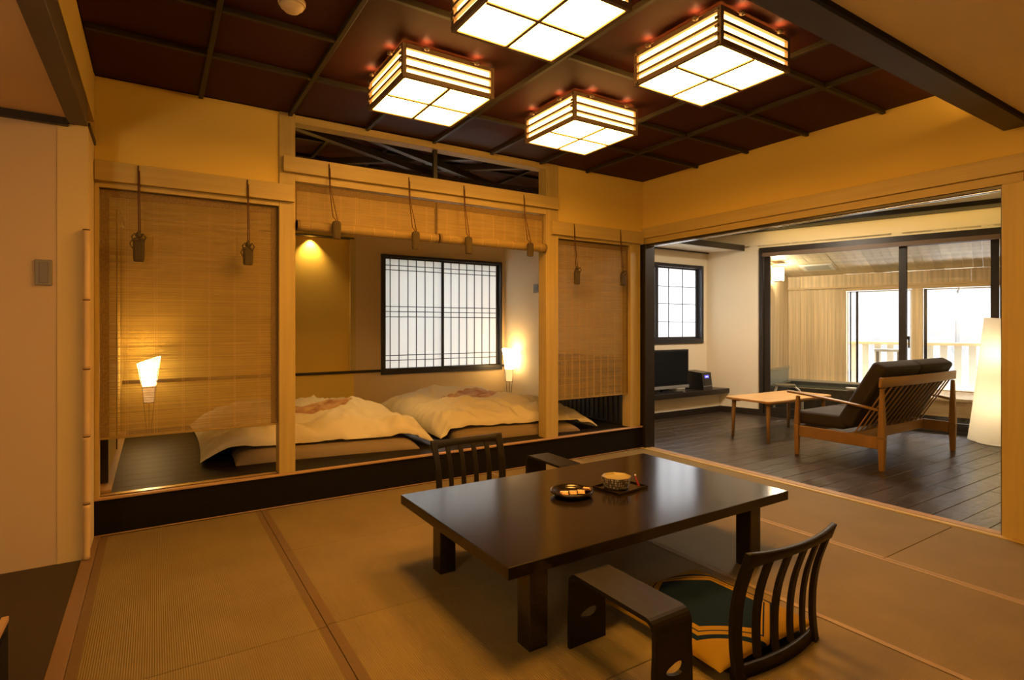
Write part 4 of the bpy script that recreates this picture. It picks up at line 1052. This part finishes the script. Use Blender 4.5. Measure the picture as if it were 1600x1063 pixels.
# two-seat wooden sofa, seen from behind
so = thing('wooden_sofa', 'honey wood two seat sofa with slatted back and dark brown cushions', 'sofa', (6.03, 2.7, 0))
XL, XR = 5.275, 6.735; YBk, YF = 2.335, 3.09
for x in (XL, XR):
    s = 1 if x == XL else -1
    obj('leg', MB().beam((x, YF, 0), (x, YF, .30), .036, .036, (0, 1, 0), .048, .048), M_SOFAW, so, bevel=.006)
    obj('front_upright', MB().beam((x, YF, .301), (x, YF-.01, .575), .046, .046, (0, 1, 0), .032, .032), M_SOFAW, so, bevel=.006)
    obj('leg', MB().beam((x, YBk, 0), (x, YBk, .28), .038, .040, (0, 1, 0), .052, .060), M_SOFAW, so, bevel=.006)
    obj('rear_upright', MB().beam((x, YBk, .281), (x, YBk+.0, .715), .052, .060, (0, 1, 0), .030, .030), M_SOFAW, so, bevel=.006)
    obj('side_rail', B(x-.016, YBk+.031, .185, x+.016, YF-.026, .290), M_SOFAW, so, bevel=.004)
    # arm: thin paddle swelling to the front
    rings = []
    for f, wd, zz in ((0, .030, .522), (.15, .040, .540), (.5, .060, .572), (.85, .072, .598), (1.0, .060, .606), (1.06, .030, .608)):
        y = YBk+.03+f*(YF-YBk+.02); n = 10
        rings.append([(x+wd/2*math.cos(2*PI*k/n), y, zz+.013*math.sin(2*PI*k/n)) for k in range(n)])
    obj('armrest', MB().loft(rings, True), M_SOFAW, so)
obj('front_rail', B(XL+.017, YF-.02, .20, XR-.017, YF+.005, .285), M_SOFAWX, so, bevel=.004)
obj('rear_rail', B(XL+.017, 2.585, .195, XR-.017, 2.615, .290), M_SOFAWX, so, bevel=.004)
rings = []
for f in (-.03, .0, .3, .5, .7, 1.0, 1.03):
    x = XL+(XR-XL)*f; y = YBk-.005-.03*(1-(2*f-1)**2); rings.append([(x, y-.012, .722), (x, y+.012, .722), (x, y+.006, .808), (x, y-.016, .808)])
obj('top_rail', MB().loft(rings, True), M_SOFAWX, so, bevel=.004)
n = 15
for k in range(n):
    f = (k+.5)/n; x = XL+.03+(XR-XL-.06)*f; yt = YBk-.03*(1-(2*f-1)**2)
    obj('back_slat', MB().beam((x, 2.590, .291), (x, yt+.004, .7215), .014, .010, (0, 1, 0)), M_SOFAW, so)
for s in (0, 1):
    x0 = XL+.03+s*.702; x1 = x0+.698
    obj('seat_cushion', B(x0, 2.66, .30, x1, YF+.03, .43), M_SOFAC, so, bevel=.035, seg=4, smooth=True)
    # back cushion leans on the slats
    m = MB(); y0, z0 = 2.615, .31; y1, z1 = 2.305, .885
    d = Vector((0, y1-y0, z1-z0)).normalized(); nn = Vector((0, d.z, -d.y)); pts = []
    P = [Vector((0, y0, z0)), Vector((0, y1, z1)), Vector((0, y1, z1))+nn*.13, Vector((0, y0, z0))+nn*.15]
    m.prism([(p.y, p.z) for p in P], x0, x1, 'x')
    obj('back_cushion', m, M_SOFAC, so, bevel=.035, seg=4, smooth=True)

cl2 = thing('living_fill_light', 'added round fill light on the living room ceiling, hidden above the opening head', 'ceiling lamp', (6.1, 3.4, ZL))  # unseen light added to brighten the living room walls
obj('body', MB().lathe([(.26, -.05), (.28, -.03), (.28, -.001), (.02, -.001)], (6.1, 3.4, ZL), 28), M_WHITE, cl2)
obj('diffuser', MB().lathe([(.001, -.062), (.20, -.058), (.255, -.051)], (6.1, 3.4, ZL), 28, caps=False), emis('living_fill_glow', (1, .82, .62), 115), cl2)
wsh = thing('washer_fill_light', 'added long fill strip under the living room ceiling washing the wall over the glass door', 'ceiling lamp', Wp_(1.9, -.22, ZL))  # strip added to light the upper wall; the baffle hides it
obj('strip', MB(MA).box(.6, -.25, ZL-.020, 3.2, -.19, ZL-.001), emis('washer_fill_glow', (1, .66, .17), 7), wsh)
obj('baffle', MB(MA).box(.4, -.30, ZL-.055, 3.3, -.285, ZL-.001), M_DARK, wsh)
# tall paper floor lamp
fp = thing('floor_lamp', 'tall tapering white paper floor lamp by the glass door at the right', 'floor lamp', (7.545, 2.20, 0))
n = 32; rings = []; m = MB()
def lr(z): return (.275-.145*(z/1.32)**.9)
zz = [.03+1.29*k/43 for k in range(44)]
for i, z in enumerate(zz):
    f = z/1.32; r = lr(z)+(.0015 if i % 2 else 0)
    rings.append([(7.545+r*math.cos(2*PI*k/n), 2.20+r*math.sin(2*PI*k/n), z+.02*f*math.cos(2*PI*k/n-2.5)) for k in range(n)])
vs = [p for r_ in rings for p in r_]; fs = []
for i in range(len(rings)-1):
    for k in range(n): fs.append((i*n+k, i*n+(k+1) % n, (i+1)*n+(k+1) % n, (i+1)*n+k))
obj('shade', m.add(vs, fs, True), paper_mat('floor_lamp_paper', (0.92, 0.88, 0.78), .6), fp)
obj('base', MB().lathe([(.20, 0), (.20, .012), (.19, .018)], (7.545, 2.20, 0)), M_WHITE, fp)
obj('pole', MB().tube([(7.545, 2.20, .018), (7.545, 2.20, 1.1)], .01, 8), M_SILVER, fp)
for z in (.42, .95):
    obj('bulb', MB().lathe([(.001, -.05), (.035, -.02), (.04, .01), (.02, .05), (.001, .055)], (7.545, 2.20-.055, z), 16), emis('floor_lamp_bulb', (1, .78, .45), 60), fp)

# ================================================================== BATH THINGS
def Wp(t, b, z): return MA @ Vector((t, b, z))
wl = thing('wall_lantern', 'small lit box lantern high on the left wall of the bath', 'wall lamp', Wp(.53, .85, 1.95), math.atan2(AW.y, AW.x))
M2 = MA @ Matrix.Translation((.56, .86, 1.93))
obj('backplate', MB(M2).box(-.105, -.04, .02, -.09, .10, .20), M_CYPH, wl)
obj('lit_glass', MB(M2).box(-.055, -.055, .012, .055, .055, .208), emis('lantern_glass', (1, .85, .58), 75), wl)
m = MB(M2)
for sx in (-1, 1):
    for sy in (-1, 1): m.box(sx*.056, sy*.056, 0, sx*.064, sy*.064, .22)
m.box(-.064, -.064, -.004, .064, .064, .01); m.box(-.064, -.064, .21, .064, .064, .222); m.box(-.09, -.02, .09, -.065, .02, .13)
obj('frame', m, M_CYPH, wl)
bd = thing('bath_fill_light', 'added bath fill light hidden behind the head of the glass door', 'ceiling lamp', Wp(1.9, .30, 2.29))  # unseen disc light added to brighten the bath boards
q = Wp(1.9, .30, 2.285); obj('rim', MB().lathe([(.10, 0), (.115, 0), (.115, .012), (.10, .012)], tuple(q), 20, caps=False), M_WHITE, bd)
obj('diffuser', MB().lathe([(.001, .002), (.10, .002)], tuple(q), 20, caps=False), emis('bath_fill_glow', (1, .84, .58), 260), bd)
vt = thing('ceiling_vent', 'flat white square vent in the sloping bath ceiling', 'vent', Wp(.98, 1.30, 2.1))
def slope(b): return 2.06+(1.86-b)*.165
vs = [(.78, 1.12, slope(1.12)-.012), (1.22, 1.12, slope(1.12)-.012), (1.22, 1.46, slope(1.46)-.012), (.78, 1.46, slope(1.46)-.012)]
vs += [(a, b, c+.011) for a, b, c in vs]; bf = [(0,1,2,3),(4,5,6,7),(0,1,5,4),(1,2,6,5),(2,3,7,6),(3,0,4,7)]
obj('cover', MB(MA).add(vs, bf), M_VENT, vt)
vs = [(.84, 1.165, slope(1.165)-.016), (1.16, 1.165, slope(1.165)-.016), (1.16, 1.415, slope(1.415)-.016), (.84, 1.415, slope(1.415)-.016)]
vs += [(a, b, c+.0035) for a, b, c in vs]
obj('grille', MB(MA).add(vs, bf), M_TILE, vt)
tubt = thing('bath_tub', 'dark stone bath tub filled with water beyond the glass door', 'bath tub', Wp(1.2, 1.3, 0))
m = MB(MA); m.box(.47, .62, 0, .55, 1.73, .36); m.box(1.95, .62, 0, 2.02, 1.73, .36); m.box(.55, .62, 0, 1.95, .70, .36); m.box(.55, 1.64, 0, 1.95, 1.73, .36); m.box(.55, .70, 0, 1.95, 1.64, .05)
obj('tub_body', m, M_STONE, tubt, bevel=.004)
obj('water', MB(MA).box(.551, .701, .20, 1.949, 1.639, .31), M_WATER, tubt)
obj('pale_lip', MB(MA).box(.47, 1.735, .36, 2.05, 1.775, .385), M_RAIL, tubt)
dk = thing('bath_deck', 'wooden boxed ledge right of the bath tub behind the sofa', 'ledge', Wp(2.7, 1.2, 0))
obj('ledge_top', MB(MA).box(2.04, .75, .30, 3.55, 1.73, .335), M_CYP, dk, bevel=.003)
for k in range(2): obj('front_board', MB(MA).box(2.04, .76, .10+k*.10, 3.55, .78, .198+k*.10), M_CYPH, dk)
obj('plinth', MB(MA).box(2.04, .78, 0, 3.55, .80, .099), M_STONE, dk)
def onledge(name, t, b, z, parts, label, cat):
    o = thing(name, label, cat, Wp(t, b, z))
    for nm, mb, mm in parts: obj(nm, mb, mm, o)
    return o
p = Wp(1.62, 1.0, 0)
bk = thing('wash_bowl', 'small round white bowl on the edge of the dark bath tub', 'bowl', Wp(1.55, .655, .361))
q = Wp(1.55, .66, .361)
obj('bowl_body', MB().lathe([(.035, 0), (.055, .012), (.066, .045), (.062, .045), (.05, .015), (.001, .008)], tuple(q), 20), M_WHITE, bk)
sg = thing('shower_stool', 'small dark topped stool with curved white legs before the bath tub', 'stool', Wp(.78, .40, 0))
M3 = MA @ Matrix.Translation((.80, .36, 0)) @ Matrix.Rotation(.3, 4, 'Z')
obj('seat', MB(M3).box(-.15, -.10, .40, .12, .10, .425), M_PLATE, sg, bevel=.01)
for sy in (-1, 1):
    obj('curved_leg', MB(M3).tube([(.10, sy*.08, .399), (.17, sy*.085, .34), (.20, sy*.09, .20), (.20, sy*.09, 0.01)], .012, 8), M_WHITE, sg)
    obj('curved_leg', MB(M3).tube([(-.12, sy*.08, .399), (-.15, sy*.085, .30), (-.16, sy*.09, .01)], .012, 8), M_WHITE, sg)
hs = thing('side_post_bracket', 'small grey capped post pair outside behind the sofa cushion', 'post', Wp(2.0, 2.05, 0))
m = MB(MA); m.box(1.66, 2.0, -.3, 1.70, 2.04, .86); m.box(1.93, 2.0, -.3, 1.98, 2.04, .86); obj('upright', m, M_PLATE2, hs)
obj('cap_rail', MB(MA).box(1.64, 1.98, .861, 2.03, 2.06, .90), M_RAIL, hs)
